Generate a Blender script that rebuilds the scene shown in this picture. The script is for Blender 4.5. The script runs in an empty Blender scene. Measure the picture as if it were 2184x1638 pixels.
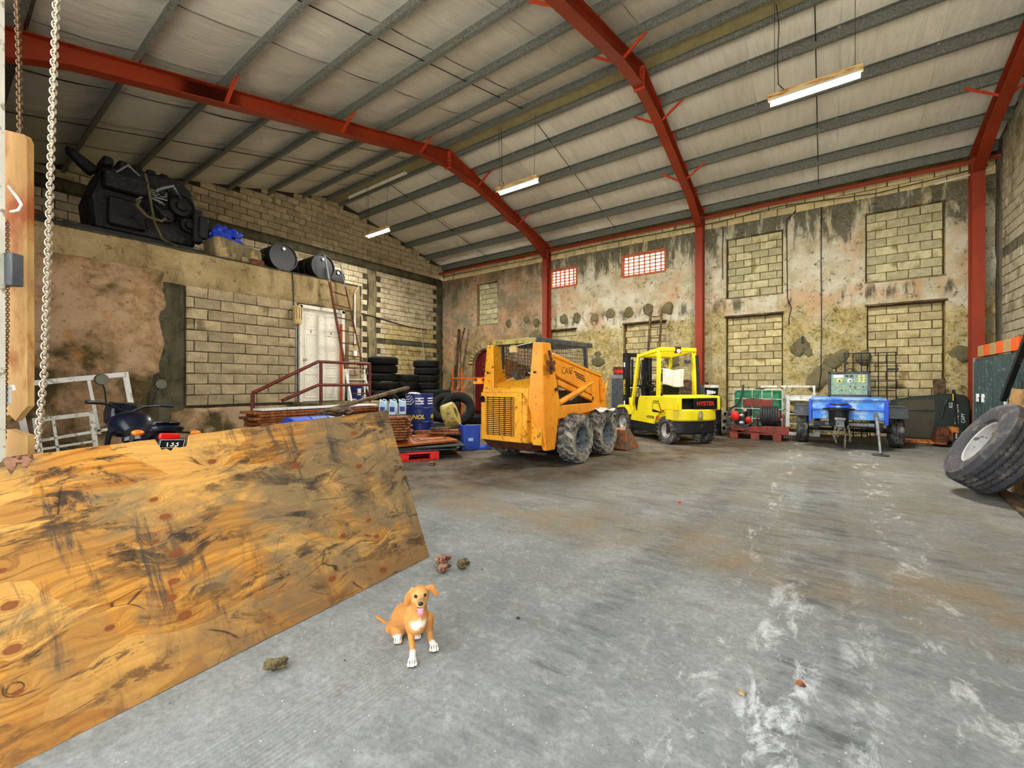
import bpy, bmesh, math, random
from mathutils import Vector, Matrix, Euler, noise
random.seed(7)
scene = bpy.context.scene
COL = scene.collection
PI = math.pi
# ------------------------------------------------------------------ camera
cam = bpy.data.cameras.new('camera'); cam.sensor_width = 36.0
cam.lens = 36.0 * 915.0 / 2184.0; cam.clip_start = 0.02; cam.clip_end = 300
cam_o = bpy.data.objects.new('camera', cam); COL.objects.link(cam_o)
cam_o.location = (0, 0, 1.35)
cam_o.rotation_euler = (math.radians(90 - 0.125), 0, math.atan2(668, 915))
scene.camera = cam_o
# ------------------------------------------------------------------ sky, exposure
world = bpy.data.worlds.new('sky'); scene.world = world; world.use_nodes = True
bg = world.node_tree.nodes['Background']
bg.inputs[0].default_value = (0.93, 0.965, 1.0, 1); bg.inputs[1].default_value = 2.5
sun = bpy.data.lights.new('sun', 'SUN'); sun.energy = 20.0; sun.angle = math.radians(.53); sun.color = (1, .95, .86)
sun_o = bpy.data.objects.new('sun', sun); COL.objects.link(sun_o)
sun_o.rotation_euler = Vector((.42, .16, .9)).to_track_quat('Z', 'Y').to_euler(); sun_o.location = (20, 5, 30)
vs = scene.view_settings
vs.view_transform = 'Standard'; vs.look = 'None'; vs.gamma = 1.0; vs.use_curve_mapping = False
vs.exposure = 1.0
try:
    cy = scene.cycles; cy.max_bounces = 6; cy.diffuse_bounces = 3; cy.glossy_bounces = 2; cy.transmission_bounces = 2; cy.transparent_max_bounces = 4
    cy.use_adaptive_sampling = True; cy.adaptive_threshold = .1; cy.adaptive_min_samples = 16; cy.caustics_reflective = False; cy.caustics_refractive = False
except Exception: pass
LAMP_W = 22.0     # glow added to the hanging lamps to fill the hall

# ------------------------------------------------------------------ helpers
def V(*a): return Vector(a)
def s2l(c):
    return tuple((x/255/12.92 if x/255 <= .04045 else ((x/255+.055)/1.055)**2.4) for x in c[:3])
def rgb(*c): return s2l(c) + (1.0,)
def rotm(e): return Euler(e, 'XYZ').to_matrix()
class MB:
    def __init__(s): s.v = []; s.f = []
    def add(s, vs_, fs):
        o = len(s.v); s.v += [Vector(v) for v in vs_]; s.f += [tuple(i+o for i in f) for f in fs]; return s
    def box(s, c, d, R=None):
        x, y, z = d[0]/2, d[1]/2, d[2]/2
        p = [V(-x,-y,-z),V(x,-y,-z),V(x,y,-z),V(-x,y,-z),V(-x,-y,z),V(x,-y,z),V(x,y,z),V(-x,y,z)]
        if R is not None:
            if not isinstance(R, Matrix): R = rotm(R)
            p = [R @ q for q in p]
        c = Vector(c)
        return s.add([q+c for q in p], [(0,3,2,1),(4,5,6,7),(0,1,5,4),(1,2,6,5),(2,3,7,6),(3,0,4,7)])
    def b2(s, a, b):      # box by two corners
        return s.box([(a[i]+b[i])/2 for i in range(3)], [abs(a[i]-b[i]) for i in range(3)])
    def bar(s, a, b, w, h=None, up=(0,0,1)):
        a, b = Vector(a), Vector(b); h = h or w; d = (b-a).normalized(); up = Vector(up)
        if abs(d.dot(up)) > .98: up = V(1,0,0) if abs(d.x) < .9 else V(0,1,0)
        r = d.cross(up).normalized(); u = r.cross(d).normalized(); r *= w/2; u *= h/2
        return s.add([a-r-u,a+r-u,a+r+u,a-r+u,b-r-u,b+r-u,b+r+u,b-r+u], [(3,2,1,0),(4,5,6,7),(0,1,5,4),(1,2,6,5),(2,3,7,6),(3,0,4,7)])
    def tube(s, pts, r, n=8, closed=False, caps=True):
        pts = [Vector(p) for p in pts]; m = len(pts)
        rs = r if isinstance(r, (list, tuple)) else [r]*m
        up = None; rings = []
        for i, p in enumerate(pts):
            if closed: t = pts[(i+1) % m]-pts[i-1]
            else: t = pts[min(i+1, m-1)]-pts[max(i-1, 0)]
            t.normalize()
            if up is None:
                up = V(0,0,1) if abs(t.z) < .9 else V(1,0,0)
            x = t.cross(up)
            if x.length < 1e-5: x = t.orthogonal()
            x.normalize(); up = x.cross(t).normalized()
            rings.append([p + (x*math.cos(2*PI*k/n)+up*math.sin(2*PI*k/n))*rs[i] for k in range(n)])
        vs_ = [q for R in rings for q in R]; fs = []
        for i in range(m if closed else m-1):
            j = (i+1) % m
            for k in range(n):
                l = (k+1) % n; fs.append((i*n+k, i*n+l, j*n+l, j*n+k))
        if caps and not closed:
            fs.append(tuple(range(n-1, -1, -1))); fs.append(tuple(range((m-1)*n, m*n)))
        return s.add(vs_, fs)
    def cyl(s, a, b, r, r2=None, n=16): return s.tube([a, b], [r, r if r2 is None else r2], n)
    def lathe(s, prof, c=(0,0,0), axis='z', n=24, closed=False, fn=None):
        c = Vector(c); vs_ = []; m = len(prof)
        for k in range(n):
            a = 2*PI*k/n; ca, sa = math.cos(a), math.sin(a)
            for (r, h) in prof:
                if fn: r = fn(r, h, a)
                if axis == 'z': q = V(r*ca, r*sa, h)
                elif axis == 'y': q = V(r*ca, h, r*sa)
                else: q = V(h, r*ca, r*sa)
                vs_.append(q+c)
        fs = []
        for k in range(n):
            l = (k+1) % n
            for i in range(m if closed else m-1):
                j = (i+1) % m
                fs.append((k*m+i, l*m+i, l*m+j, k*m+j))
        return s.add(vs_, fs)
    def prism(s, poly, a, b, axis='y'):
        def P(u, v, w): return {'x': V(w,u,v), 'y': V(u,w,v), 'z': V(u,v,w)}[axis]
        n = len(poly)
        vs_ = [P(u,v,a) for u, v in poly]+[P(u,v,b) for u, v in poly]
        fs = [tuple(range(n)), tuple(range(2*n-1, n-1, -1))]+[(i,(i+1)%n,(i+1)%n+n,i+n) for i in range(n)]
        return s.add(vs_, fs)
    def grid(s, fn, nu, nv):
        o = len(s.v)
        for j in range(nv+1):
            for i in range(nu+1): s.v.append(Vector(fn(i/nu, j/nv)))
        for j in range(nv):
            for i in range(nu):
                a = o+j*(nu+1)+i; s.f.append((a, a+1, a+nu+2, a+nu+1))
        return s
    def blob(s, c, rad, n=10, amp=.25, freq=3.0, seed=0):
        c = Vector(c); prof = n//2+1; vs_ = [];
        if not isinstance(rad, (list, tuple)): rad = (rad,)*3
        for j in range(prof+1):
            th = PI*j/prof
            for k in range(n):
                ph = 2*PI*k/n
                d = V(math.sin(th)*math.cos(ph), math.sin(th)*math.sin(ph), math.cos(th))
                f = 1+amp*noise.noise(d*freq+V(seed*7.3, seed*1.7, seed))
                vs_.append(c+V(d.x*rad[0], d.y*rad[1], d.z*rad[2])*f)
        fs = []
        for j in range(prof):
            for k in range(n):
                l = (k+1) % n; fs.append((j*n+k, (j+1)*n+k, (j+1)*n+l, j*n+l))
        return s.add(vs_, fs)
    def xf(s, M, i0=0):
        for i in range(i0, len(s.v)): s.v[i] = M @ s.v[i]
        return s
    def mesh(s, name, mat=None, ang=35, recalc=True, smooth=True):
        me = bpy.data.meshes.new(name); me.from_pydata([tuple(v) for v in s.v], [], s.f)
        if recalc:
            bm = bmesh.new(); bm.from_mesh(me); bmesh.ops.remove_doubles(bm, verts=bm.verts, dist=1e-5)
            bmesh.ops.recalc_face_normals(bm, faces=bm.faces); bm.to_mesh(me); bm.free()
        if smooth:
            me.polygons.foreach_set('use_smooth', [True]*len(me.polygons))
            try: me.set_sharp_from_angle(angle=math.radians(ang))
            except Exception: pass
        if mat: me.materials.append(mat)
        return me
    def obj(s, name, mat, parent=None, bevel=0, ang=35, **kw):
        o = link(name, s.mesh(name, mat, ang), parent)
        if bevel:
            b = o.modifiers.new('bevel', 'BEVEL'); b.width = bevel; b.segments = 1; b.limit_method = 'ANGLE'; b.angle_limit = math.radians(40)
        return o
def link(name, data, parent=None):
    o = bpy.data.objects.new(name, data); COL.objects.link(o)
    if parent is not None: o.parent = parent
    return o
def tag(o, label, cat=None, group=None):
    o['label'] = label
    if cat: o['category'] = cat
    if group: o['group'] = group
    return o
def struct(o): o['kind'] = 'structure'; return o
def thing(name, label, cat, loc=(0,0,0), rz=0, group=None, rot=None):
    o = link(name, None); o.empty_display_size = .1; o.location = loc; o.rotation_euler = rot or (0,0,rz)
    return tag(o, label, cat, group)
def setting(name, loc=(0,0,0)):
    o = link(name, None); o.location = loc; return struct(o)
def kids(o): return list(o.children)
def dup(root, loc, rz=0, label=None, group=None, rot=None, scale=None):
    r = root.copy(); COL.objects.link(r); r.location = loc; r.rotation_euler = rot or (0,0,rz)
    if scale: r.scale = scale
    if label: r['label'] = label
    if group: r['group'] = group
    for ch in kids(root):
        c = ch.copy(); COL.objects.link(c); c.parent = r
        for g in kids(ch):
            d = g.copy(); COL.objects.link(d); d.parent = c
    return r
def inst(name, me, parent, loc, rot=(0,0,0), scale=None):
    o = link(name, me, parent); o.location = loc; o.rotation_euler = rot
    if scale: o.scale = scale
    return o
def text_obj(txt, size, mat, parent, loc, rot, name='lettering', ext=.001, bend=None, shear=0, sx=1.0, bold=0.0, align='CENTER'):
    cu = bpy.data.curves.new(name, 'FONT'); cu.body = txt; cu.size = size; cu.extrude = ext; cu.align_x = align; cu.align_y = 'CENTER'
    cu.shear = shear; cu.offset = bold
    t = bpy.data.objects.new(name, cu); COL.objects.link(t)
    bpy.context.view_layer.update()
    me = bpy.data.meshes.new_from_object(t.evaluated_get(bpy.context.evaluated_depsgraph_get()))
    bpy.data.objects.remove(t)
    for v in me.vertices:
        v.co.x *= sx
    if bend:
        for v in me.vertices:
            a = v.co.x/bend; r = bend+v.co.z
            v.co.x, v.co.z = r*math.sin(a), r*math.cos(a)-bend
    me.materials.clear(); me.materials.append(mat)
    o = link(name, me, parent); o.location = loc; o.rotation_euler = rot
    return o

# ------------------------------------------------------------------ material nodes
class NT:
    def __init__(s, name):
        s.m = bpy.data.materials.new(name); s.m.use_nodes = True; s.t = s.m.node_tree
        s.b = s.t.nodes['Principled BSDF']
    def n(s, typ, **kw):
        x = s.t.nodes.new('ShaderNode'+typ)
        for k, v in kw.items(): setattr(x, k, v)
        return x
    def l(s, a, b): s.t.links.new(a, b)
    def put(s, sock, v):
        if hasattr(v, 'is_output') or hasattr(v, 'node'): s.l(v, sock)
        elif v is not None: sock.default_value = v
    def co(s, kind='Object'): return s.n('TexCoord').outputs[kind]
    def map(s, vec, scale=(1,1,1), loc=(0,0,0), rot=(0,0,0)):
        x = s.n('Mapping'); s.l(vec, x.inputs[0]); x.inputs['Scale'].default_value = scale
        x.inputs['Location'].default_value = loc; x.inputs['Rotation'].default_value = rot; return x.outputs[0]
    def noise(s, vec, scale=5, detail=4, rough=.55, dist=0):
        x = s.n('TexNoise'); s.l(vec, x.inputs['Vector']); x.inputs['Scale'].default_value = scale
        x.inputs['Detail'].default_value = detail; x.inputs['Roughness'].default_value = rough; x.inputs['Distortion'].default_value = dist
        return x.outputs[0]
    def vor(s, vec, scale=5, feature='F1', out=0, rnd=1):
        x = s.n('TexVoronoi'); x.feature = feature; s.l(vec, x.inputs['Vector']); x.inputs['Scale'].default_value = scale
        x.inputs['Randomness'].default_value = rnd; return x.outputs[out]
    def wave(s, vec, scale=5, dist=2, detail=2, dscale=1, bands='X', typ='BANDS'):
        x = s.n('TexWave'); x.wave_type = typ; 
        if typ == 'BANDS': x.bands_direction = bands
        else: x.rings_direction = bands
        s.l(vec, x.inputs['Vector']); x.inputs['Scale'].default_value = scale; x.inputs['Distortion'].default_value = dist
        x.inputs['Detail'].default_value = detail; x.inputs['Detail Scale'].default_value = dscale; return x.outputs['Fac']
    def ramp(s, fac, stops, interp='LINEAR'):
        x = s.n('ValToRGB'); s.l(fac, x.inputs[0]); cr = x.color_ramp; cr.interpolation = interp
        while len(cr.elements) < len(stops): cr.elements.new(.5)
        for e, (p, c) in zip(cr.elements, stops):
            e.position = p; e.color = (c, c, c, 1) if isinstance(c, (int, float)) else c
        return x.outputs[0]
    def mix(s, fac, a, b, blend='MIX'):
        x = s.n('Mix'); x.data_type = 'RGBA'; x.blend_type = blend
        s.put(x.inputs[0], fac); s.put(x.inputs[6], a); s.put(x.inputs[7], b); return x.outputs[2]
    def math(s, op, a, b=None, clamp=False):
        x = s.n('Math'); x.operation = op; x.use_clamp = clamp
        s.put(x.inputs[0], a)
        if b is not None: s.put(x.inputs[1], b)
        return x.outputs[0]
    def sep(s, vec):
        x = s.n('SeparateXYZ'); s.l(vec, x.inputs[0]); return x.outputs
    def rng(s, v, a, b, c=0., d=1.):
        x = s.n('MapRange'); x.interpolation_type = 'SMOOTHSTEP'; s.put(x.inputs[0], v)
        x.inputs[1].default_value = a; x.inputs[2].default_value = b; x.inputs[3].default_value = c; x.inputs[4].default_value = d
        return x.outputs[0]
    def rand(s): return s.n('ObjectInfo').outputs['Random']
    def bump(s, h, strength=.3, dist=.02):
        x = s.n('Bump'); x.inputs['Strength'].default_value = strength; x.inputs['Distance'].default_value = dist
        s.l(h, x.inputs['Height']); s.l(x.outputs[0], s.b.inputs['Normal'])
    def out(s, col=None, rough=None, metal=None, spec=None):
        if col is not None: s.put(s.b.inputs['Base Color'], col)
        if rough is not None: s.put(s.b.inputs['Roughness'], rough)
        if metal is not None: s.put(s.b.inputs['Metallic'], metal)
        if spec is not None: s.put(s.b.inputs['Specular IOR Level'], spec)
        return s.m
def paint(name, c1, c2=None, rough=.6, metal=0., sc=6., dirt=None, dsc=14., damt=.5, bump=0., bsc=60., rand=0., spec=.4, stretch=(1,1,1), edge=.04):
    """two-tone noise colour, optional worn patches of a dirt colour and fine bump"""
    t = NT(name); co = t.map(t.co(), stretch)
    c1 = rgb(*c1); c2 = rgb(*c2) if c2 else c1
    col = t.mix(t.ramp(t.noise(co, sc, 5), [(.35, 0.), (.65, 1.)]), c1, c2)
    if dirt:
        k = 1-damt
        col = t.mix(t.ramp(t.noise(co, dsc, 8, .65, .3), [(.25+.5*k, 0.), (.25+.5*k+edge, 1.)]), col, rgb(*dirt))
    if rand:
        col = t.mix(rand, col, t.mix(t.rand(), (.25,.25,.25,1), (1.75,1.75,1.75,1)), 'MULTIPLY')
    if bump: t.bump(t.noise(co, bsc, 6, .6), bump, .01)
    return t.out(col, rough, metal, spec)
# ------------------------------------------------------------------ materials
M = {}
def mat_floor():
    t = NT('concrete_floor'); co = t.co(); sp = t.sep(co)
    n1 = t.noise(co, .7, 6, .6, .4); n2 = t.noise(co, 3.2, 8, .68); n3 = t.noise(co, 34, 6, .72); nm = t.noise(co, 11, 8, .7, .3)
    c = t.mix(t.ramp(n1, [(.36,0.),(.62,1.)]), rgb(118,122,119), rgb(148,151,147))
    c = t.mix(t.ramp(n2, [(.42,0.),(.70,.6)]), c, rgb(108,110,106))
    c = t.mix(t.ramp(nm, [(.50,0.),(.66,.45)]), c, rgb(170,172,168))
    # beyond the slab joint the floor is browner and dirtier
    yy = t.math('ADD', sp[1], t.math('MULTIPLY', t.math('SUBTRACT', t.noise(co, 1.6, 5, .6), .5), .9))
    far = t.rng(yy, 3.0, 3.5)
    c = t.mix(t.math('MULTIPLY', far, t.ramp(t.noise(co, .9, 7, .65, .4), [(.36,.05),(.62,.65)])), c, rgb(116,106,86))
    stv = t.noise(t.map(co, (.9,3.2,1), (0,0,0), (0,0,-.35)), 2.2, 8, .72)
    c = t.mix(t.math('MULTIPLY', t.math('ADD', t.math('MULTIPLY', far, .6), .25), t.ramp(stv, [(.52,0.),(.68,.75)])), c, rgb(76,72,64))
    # dark greasy dirt beside the pile and under the loader
    ok = t.rng(t.math('SUBTRACT', t.math('MULTIPLY', sp[1], .45), t.math('MULTIPLY', sp[0], 1.0)), 4.3, 6.0)
    c = t.mix(t.math('MULTIPLY', ok, t.ramp(t.noise(co, 1.5, 8, .68, .5), [(.30,.35),(.55,.95)])), c, t.mix(t.ramp(n2, [(.35,0.),(.65,1.)]), rgb(50,38,26), rgb(106,88,64)))
    # wheel tracks running straight into the hall
    wig = t.math('MULTIPLY', t.math('SUBTRACT', t.noise(t.map(co, (.0,.45,0)), 1.0, 2), .5), .35)
    def band(x0, w, soft=.5):
        return t.rng(t.math('ABSOLUTE', t.math('SUBTRACT', t.math('ADD', sp[0], wig), x0)), w, w*soft)
    patchy = t.ramp(t.noise(co, 1.9, 7, .7), [(.36,0.),(.58,1.)])
    chev = t.noise(t.map(co, (3.2,15.0,1), (0,0,0), (0,0,.35)), 1.0, 4, .6, .3)
    rib = t.math('MULTIPLY', t.wave(t.map(co, (1,.1,1)), 13.0, 1.5, 3, 2, 'X'), t.ramp(nm, [(.3,.3),(.6,1.)]))
    def tr(x0, w, pat, amt, col, c, lo=.42, hi=.62):
        return t.mix(t.math('MULTIPLY', t.math('MULTIPLY', band(x0, w), patchy), t.math('MULTIPLY', t.ramp(pat, [(lo,.15),(hi,1.)]), amt)), c, rgb(*col))
    c = tr(-1.72, .26, rib, .32, (96,94,88), c); c = tr(-1.02, .20, chev, .8, (88,90,92), c); c = tr(-.02, .24, chev, .85, (80,82,82), c)
    c = tr(.32, .16, chev, .5, (96,98,98), c); c = tr(-2.4, .2, chev, .35, (104,100,94), c); c = tr(1.1, .22, chev, .45, (98,98,96), c)
    # chalky white smears on the right-hand track
    sm = t.noise(t.map(co, (3.2,1.5,1)), 2.0, 9, .74, .5)
    wm = t.math('MULTIPLY', t.math('ADD', band(-.17, .20, .3), t.math('MULTIPLY', band(.16, .12, .3), .7)), t.ramp(sm, [(.50,0.),(.60,1.)]))
    wm = t.math('MULTIPLY', wm, t.rng(sp[1], 4.6, 2.4))
    c = t.mix(t.math('MULTIPLY', wm, .68), c, rgb(220,223,222))
    wf_ = t.math('MULTIPLY', t.math('ADD', band(-.48, .13), band(.52, .2)), t.ramp(sm, [(.54,0.),(.62,.55)])); c = t.mix(wf_, c, rgb(206,208,204))
    # rusty brown stains
    c = t.mix(t.math('MULTIPLY', t.rng(t.math('ABSOLUTE', t.math('SUBTRACT', yy, 3.7)), .75, .1), t.ramp(t.noise(co, 1.4, 6, .65), [(.44,0.),(.58,.7)])), c, rgb(132,112,82))
    c = t.mix(t.ramp(t.noise(t.map(co, (1,1,1), (7,3,0)), 2.6, 6, .65), [(.66,0.),(.72,.6)]), c, rgb(120,98,66))
    v = t.vor(co, 21); c = t.mix(t.math('MULTIPLY', t.ramp(v, [(.05,.9),(.10,0.)]), t.ramp(n2, [(.45,0.),(.6,1.)])), c, rgb(52,48,42))
    v2 = t.vor(t.map(co, (1,1,1), (3.1,1.7,0)), 17); c = t.mix(t.math('MULTIPLY', t.ramp(v2, [(.04,.9),(.08,0.)]), t.ramp(n1, [(.4,.3),(.55,1.)])), c, rgb(214,212,204))
    c = t.mix(t.ramp(n3, [(.42,.0),(.70,.38)]), c, rgb(66,66,62))
    t.bump(t.math('ADD', t.math('MULTIPLY', n3, .6), t.math('ADD', n2, t.math('MULTIPLY', nm, .7))), .55, .014)
    return t.out(c, .88, 0, .2)
def mat_backwall():
    t = NT('old_plaster_and_rubble'); co = t.co(); sp = t.sep(co); z = sp[2]; x = sp[0]
    nb = t.noise(co, .8, 5, .6, .5); n2 = t.noise(co, 2.4, 8, .7, .4); n3 = t.noise(co, 9, 8, .75); n4 = t.noise(co, 30, 5, .7)
    stone = t.mix(t.ramp(n3, [(.32,0.),(.62,1.)]), rgb(140,114,58), rgb(214,196,136))
    stone = t.mix(t.ramp(n2, [(.45,0.),(.68,.8)]), stone, rgb(224,216,178))
    stone = t.mix(t.ramp(t.vor(co, 13, 'F1'), [(.10,.85),(.26,0.)]), stone, rgb(96,78,42))
    pl = t.mix(t.ramp(n2, [(.36,0.),(.6,1.)]), rgb(198,186,146), rgb(232,226,204))
    pk = t.math('MULTIPLY', t.ramp(nb, [(.49,0.),(.60,1.)]), t.rng(z, 5.6, 4.6))
    pl = t.mix(t.math('MULTIPLY', pk, .75), pl, t.mix(n2, rgb(204,154,106), rgb(226,192,152)))
    zz = t.math('ADD', z, t.math('MULTIPLY', t.math('SUBTRACT', t.noise(co, 1.3, 7, .65), .5), 2.6))
    c = t.mix(t.rng(zz, 3.15, 3.45), stone, pl)
    # mould running down from under the roof and below the sills
    drip = t.noise(t.map(co, (2.2,1,.42)), 1.5, 8, .68, .25)
    mk = t.math('ADD', t.math('MULTIPLY', t.rng(z, 4.0, 6.0), .34), drip)
    c = t.mix(t.math('MULTIPLY', t.ramp(mk, [(.70,0.),(.80,.92)]), t.ramp(n4, [(.25,.6),(.6,1.)])), c, t.mix(n3, rgb(52,50,40), rgb(104,100,78)))
    sill = t.math('MULTIPLY', t.rng(t.math('ABSOLUTE', t.math('SUBTRACT', z, 3.62)), .32, .05), t.ramp(drip, [(.5,0.),(.58,1.)]))
    c = t.mix(t.math('MULTIPLY', sill, .8), c, rgb(70,64,50))
    # greyer and pinker towards the far left corner, redder orange stains
    lf = t.rng(x, -8.2, -9.2)
    c = t.mix(t.math('MULTIPLY', lf, .75), c, t.mix(t.ramp(t.noise(co, 1.1, 7, .65, .4), [(.4,0.),(.6,1.)]), rgb(112,100,74), rgb(190,150,114)))
    c = t.mix(t.ramp(t.noise(t.map(co, (1,1,1), (5,2,9)), 1.7, 5, .6), [(.66,0.),(.72,.8)]), c, rgb(188,124,40))
    c = t.mix(t.ramp(t.noise(t.map(co, (1,1,1), (1,8,3)), 6.5, 8, .75), [(.56,0.),(.64,.75)]), c, rgb(74,62,40))
    t.bump(t.math('ADD', n3, t.math('MULTIPLY', n4, .6)), .8, .05)
    return t.out(c, .92, 0, .15)
def mat_storeplaster():
    t = NT('stained_store_plaster'); co = t.co(); sp = t.sep(co); z = sp[2]; y = sp[1]
    n1 = t.noise(co, 1.1, 6, .62, .5); n2 = t.noise(co, 4, 8, .7, .3); n3 = t.noise(co, 14, 8, .75)
    c = t.mix(t.ramp(n2, [(.35,0.),(.62,1.)]), rgb(150,118,82), rgb(206,172,132))
    c = t.mix(t.ramp(n1, [(.44,0.),(.56,.95)]), c, rgb(84,74,44))
    c = t.mix(t.ramp(t.noise(t.map(co, (1,1,1), (2,9,4)), .9, 6, .6), [(.54,0.),(.62,.7)]), c, rgb(212,180,146))
    c = t.mix(t.ramp(t.noise(co, 2.0, 7, .7), [(.56,0.),(.66,.8)]), c, rgb(188,128,70))
    c = t.mix(t.ramp(n3, [(.58,0.),(.68,.8)]), c, rgb(46,38,24))
    t.bump(t.math('ADD', n2, n3), .8, .04)
    return t.out(c, .92, 0, .15)
def mat_block(name, a, b, stain, rand=.35):
    t = NT(name); co = t.co(); r = t.rand()
    off = t.n('VectorMath'); off.operation = 'ADD'; t.l(co, off.inputs[0])
    cx = t.n('CombineXYZ'); t.l(t.math('MULTIPLY', r, 40), cx.inputs[0]); t.l(cx.outputs[0], off.inputs[1]); co = off.outputs[0]
    n = t.noise(co, 7, 7, .7); n3 = t.noise(co, 45, 5, .7)
    c = t.mix(t.ramp(n, [(.34,0.),(.64,1.)]), rgb(*a), rgb(*b))
    c = t.mix(t.math('MULTIPLY', t.ramp(t.noise(co, 2.6, 5), [(.52,0.),(.64,1.)]), t.ramp(r, [(.3,.1),(.95,.85)])), c, rgb(*stain))
    c = t.mix(rand, c, t.mix(r, (.35,.35,.35,1), (1.5,1.5,1.45,1)), 'MULTIPLY')
    c = t.mix(t.ramp(t.vor(co, 60), [(.1,.55),(.22,0.)]), c, rgb(60,52,38))
    t.bump(n3, .5, .01)
    return t.out(c, .93, 0, .12)
def mat_mortar(name, a, b, stain=None):
    t = NT(name); co = t.co(); n = t.noise(co, 1.6, 8, .7); n3 = t.noise(co, 22, 6, .7)
    c = t.mix(t.ramp(n, [(.35,0.),(.65,1.)]), rgb(*a), rgb(*b))
    dk = tuple(x*.55 for x in a)
    c = t.mix(t.ramp(t.noise(co, 7, 8, .75, .4), [(.56,0.),(.66,.7)]), c, rgb(*dk))
    c = t.mix(t.ramp(t.noise(t.map(co, (2.4,2.4,.6), (3,5,1)), 1.6, 8, .7), [(.52,0.),(.68,.6)]), c, rgb(*(stain or dk)))
    c = t.mix(t.ramp(t.vor(co, 28), [(.08,.7),(.2,0.)]), c, rgb(*(x*.4 for x in a)))
    t.bump(n3, .7, .02)
    return t.out(c, .95, 0, .1)
def mat_ply():
    t = NT('weathered_plywood'); co = t.co()   # object: x along the sheet, y up the sheet
    sp0 = t.sep(co); kn = [(.894,.570,1.),(.860,.438,.8),(.834,.367,.8),(.871,.267,1.1),(.608,.337,.6),(.826,.654,.5),(.885,.767,.8),(.345,.557,.9),(.335,.389,.9),(.336,.704,.5),(.336,.232,.5),(.856,.866,.7),(1.601,.892,.9),(1.779,.365,.8),(2.055,.797,.9),(2.006,.406,.7),(2.026,.282,.7),(1.625,.142,.9),(2.1,1.05,.9),(1.15,1.02,.8),(2.0,.06,1.)]
    kd = None
    for (x, y, r) in kn:
        d = t.math('SQRT', t.math('ADD', t.math('POWER', t.math('MULTIPLY', t.math('SUBTRACT', sp0[0], x), .62/r), 2.), t.math('POWER', t.math('MULTIPLY', t.math('SUBTRACT', sp0[1], y), 1./r), 2.)))
        kd = d if kd is None else t.math('MINIMUM', kd, d)
    kd = t.math('ADD', kd, t.math('MULTIPLY', t.math('SUBTRACT', t.noise(co, 26, 3), .5), .014))
    # grain: stretched along the sheet, swirling round the knots
    w = t.noise(t.map(co, (1.0,2.2,1)), 1.1, 3, .5)
    off = t.n('VectorMath'); off.operation = 'ADD'; t.l(co, off.inputs[0])
    cx = t.n('CombineXYZ'); t.l(t.math('ADD', t.math('MULTIPLY', w, .22), t.math('MULTIPLY', t.rng(kd, .12, .0), .05)), cx.inputs[1]); t.l(cx.outputs[0], off.inputs[1]); wv = off.outputs[0]
    gr = t.noise(t.map(wv, (.9,14,1)), 1.6, 6, .65); fine = t.noise(t.map(wv, (3,70,1)), 1.0, 4, .6)
    rg = t.wave(t.map(wv, (.10,1,1)), 6.5, 2.2, 3, 1.2, 'Y')
    n2 = t.noise(co, 2.4, 8, .68, .5); n3 = t.noise(co, 14, 7, .72)
    c = t.mix(t.ramp(gr, [(.36,0.),(.62,1.)]), rgb(158,100,34), rgb(196,142,62))
    c = t.mix(t.ramp(rg, [(.74,0.),(.90,.5)]), c, rgb(140,82,24))
    c = t.mix(t.ramp(fine, [(.56,0.),(.70,.4)]), c, rgb(150,100,44))
    # lighter stripped veneer patches with straight-ish ends
    cell = t.sep(t.vor(t.map(wv, (2.3,4.2,1)), 1.15, 'F1', 1))[0]
    c = t.mix(t.ramp(cell, [(.62,0.),(.64,.5)]), c, rgb(204,160,88)); c = t.mix(t.ramp(cell, [(.22,.45),(.24,0.)]), c, rgb(140,106,60))
    # grey weathering, heavier to the upper right
    gx = t.rng(sp0[0], .5, 2.2, -.07, .07)
    g = t.ramp(t.math('ADD', gx, t.noise(t.map(co, (1.3,1.7,1), (4,2,0)), 1.6, 9, .7, .7)), [(.43,0.),(.58,.88)])
    c = t.mix(g, c, t.mix(n3, rgb(92,80,58), rgb(136,116,82)))
    # black mould: blotches and short strokes across and along the grain
    d = t.ramp(t.noise(t.map(wv, (2.4,6.5,1), (1,7,0)), 1.1, 10, .75, .6), [(.515,0.),(.575,.92)])
    c = t.mix(t.math('MULTIPLY', d, t.ramp(n2, [(.36,.2),(.55,1.)])), c, rgb(44,38,32))
    d3 = t.ramp(t.noise(t.map(co, (7.5,1.1,1), (3,1,0), (0,0,.30)), 1.0, 9, .72, .4), [(.555,0.),(.63,.88)])
    c = t.mix(t.math('MULTIPLY', d3, t.ramp(t.noise(co, 1.3, 4), [(.42,0.),(.52,1.)])), c, rgb(62,56,50))
    ft = t.math('MULTIPLY', t.rng(t.math('ADD', sp0[1], t.math('MULTIPLY', t.math('SUBTRACT', n2, .5), .5)), .30, .06), t.ramp(n3, [(.34,.3),(.6,.95)]))
    c = t.mix(t.math('MULTIPLY', ft, .7), c, t.mix(n3, rgb(96,64,32), rgb(160,112,60)))
    cr = t.vor(t.map(wv, (1.3,5.4,1), (.3,.1,0)), 1.6, 'DISTANCE_TO_EDGE')
    crm = t.math('MULTIPLY', t.ramp(cr, [(.003,.9),(.011,0.)]), t.ramp(t.noise(co, 3.3, 5), [(.50,0.),(.57,1.)]))
    c = t.mix(crm, c, rgb(48,34,20))
    # knots with growth rings
    ring = t.ramp(t.math('FRACT', t.math('MULTIPLY', kd, 70.)), [(.5,0.),(.8,1.)])
    c = t.mix(t.math('MULTIPLY', ring, t.rng(kd, .075, .02, 0., .5)), c, rgb(140,86,34))
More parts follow.
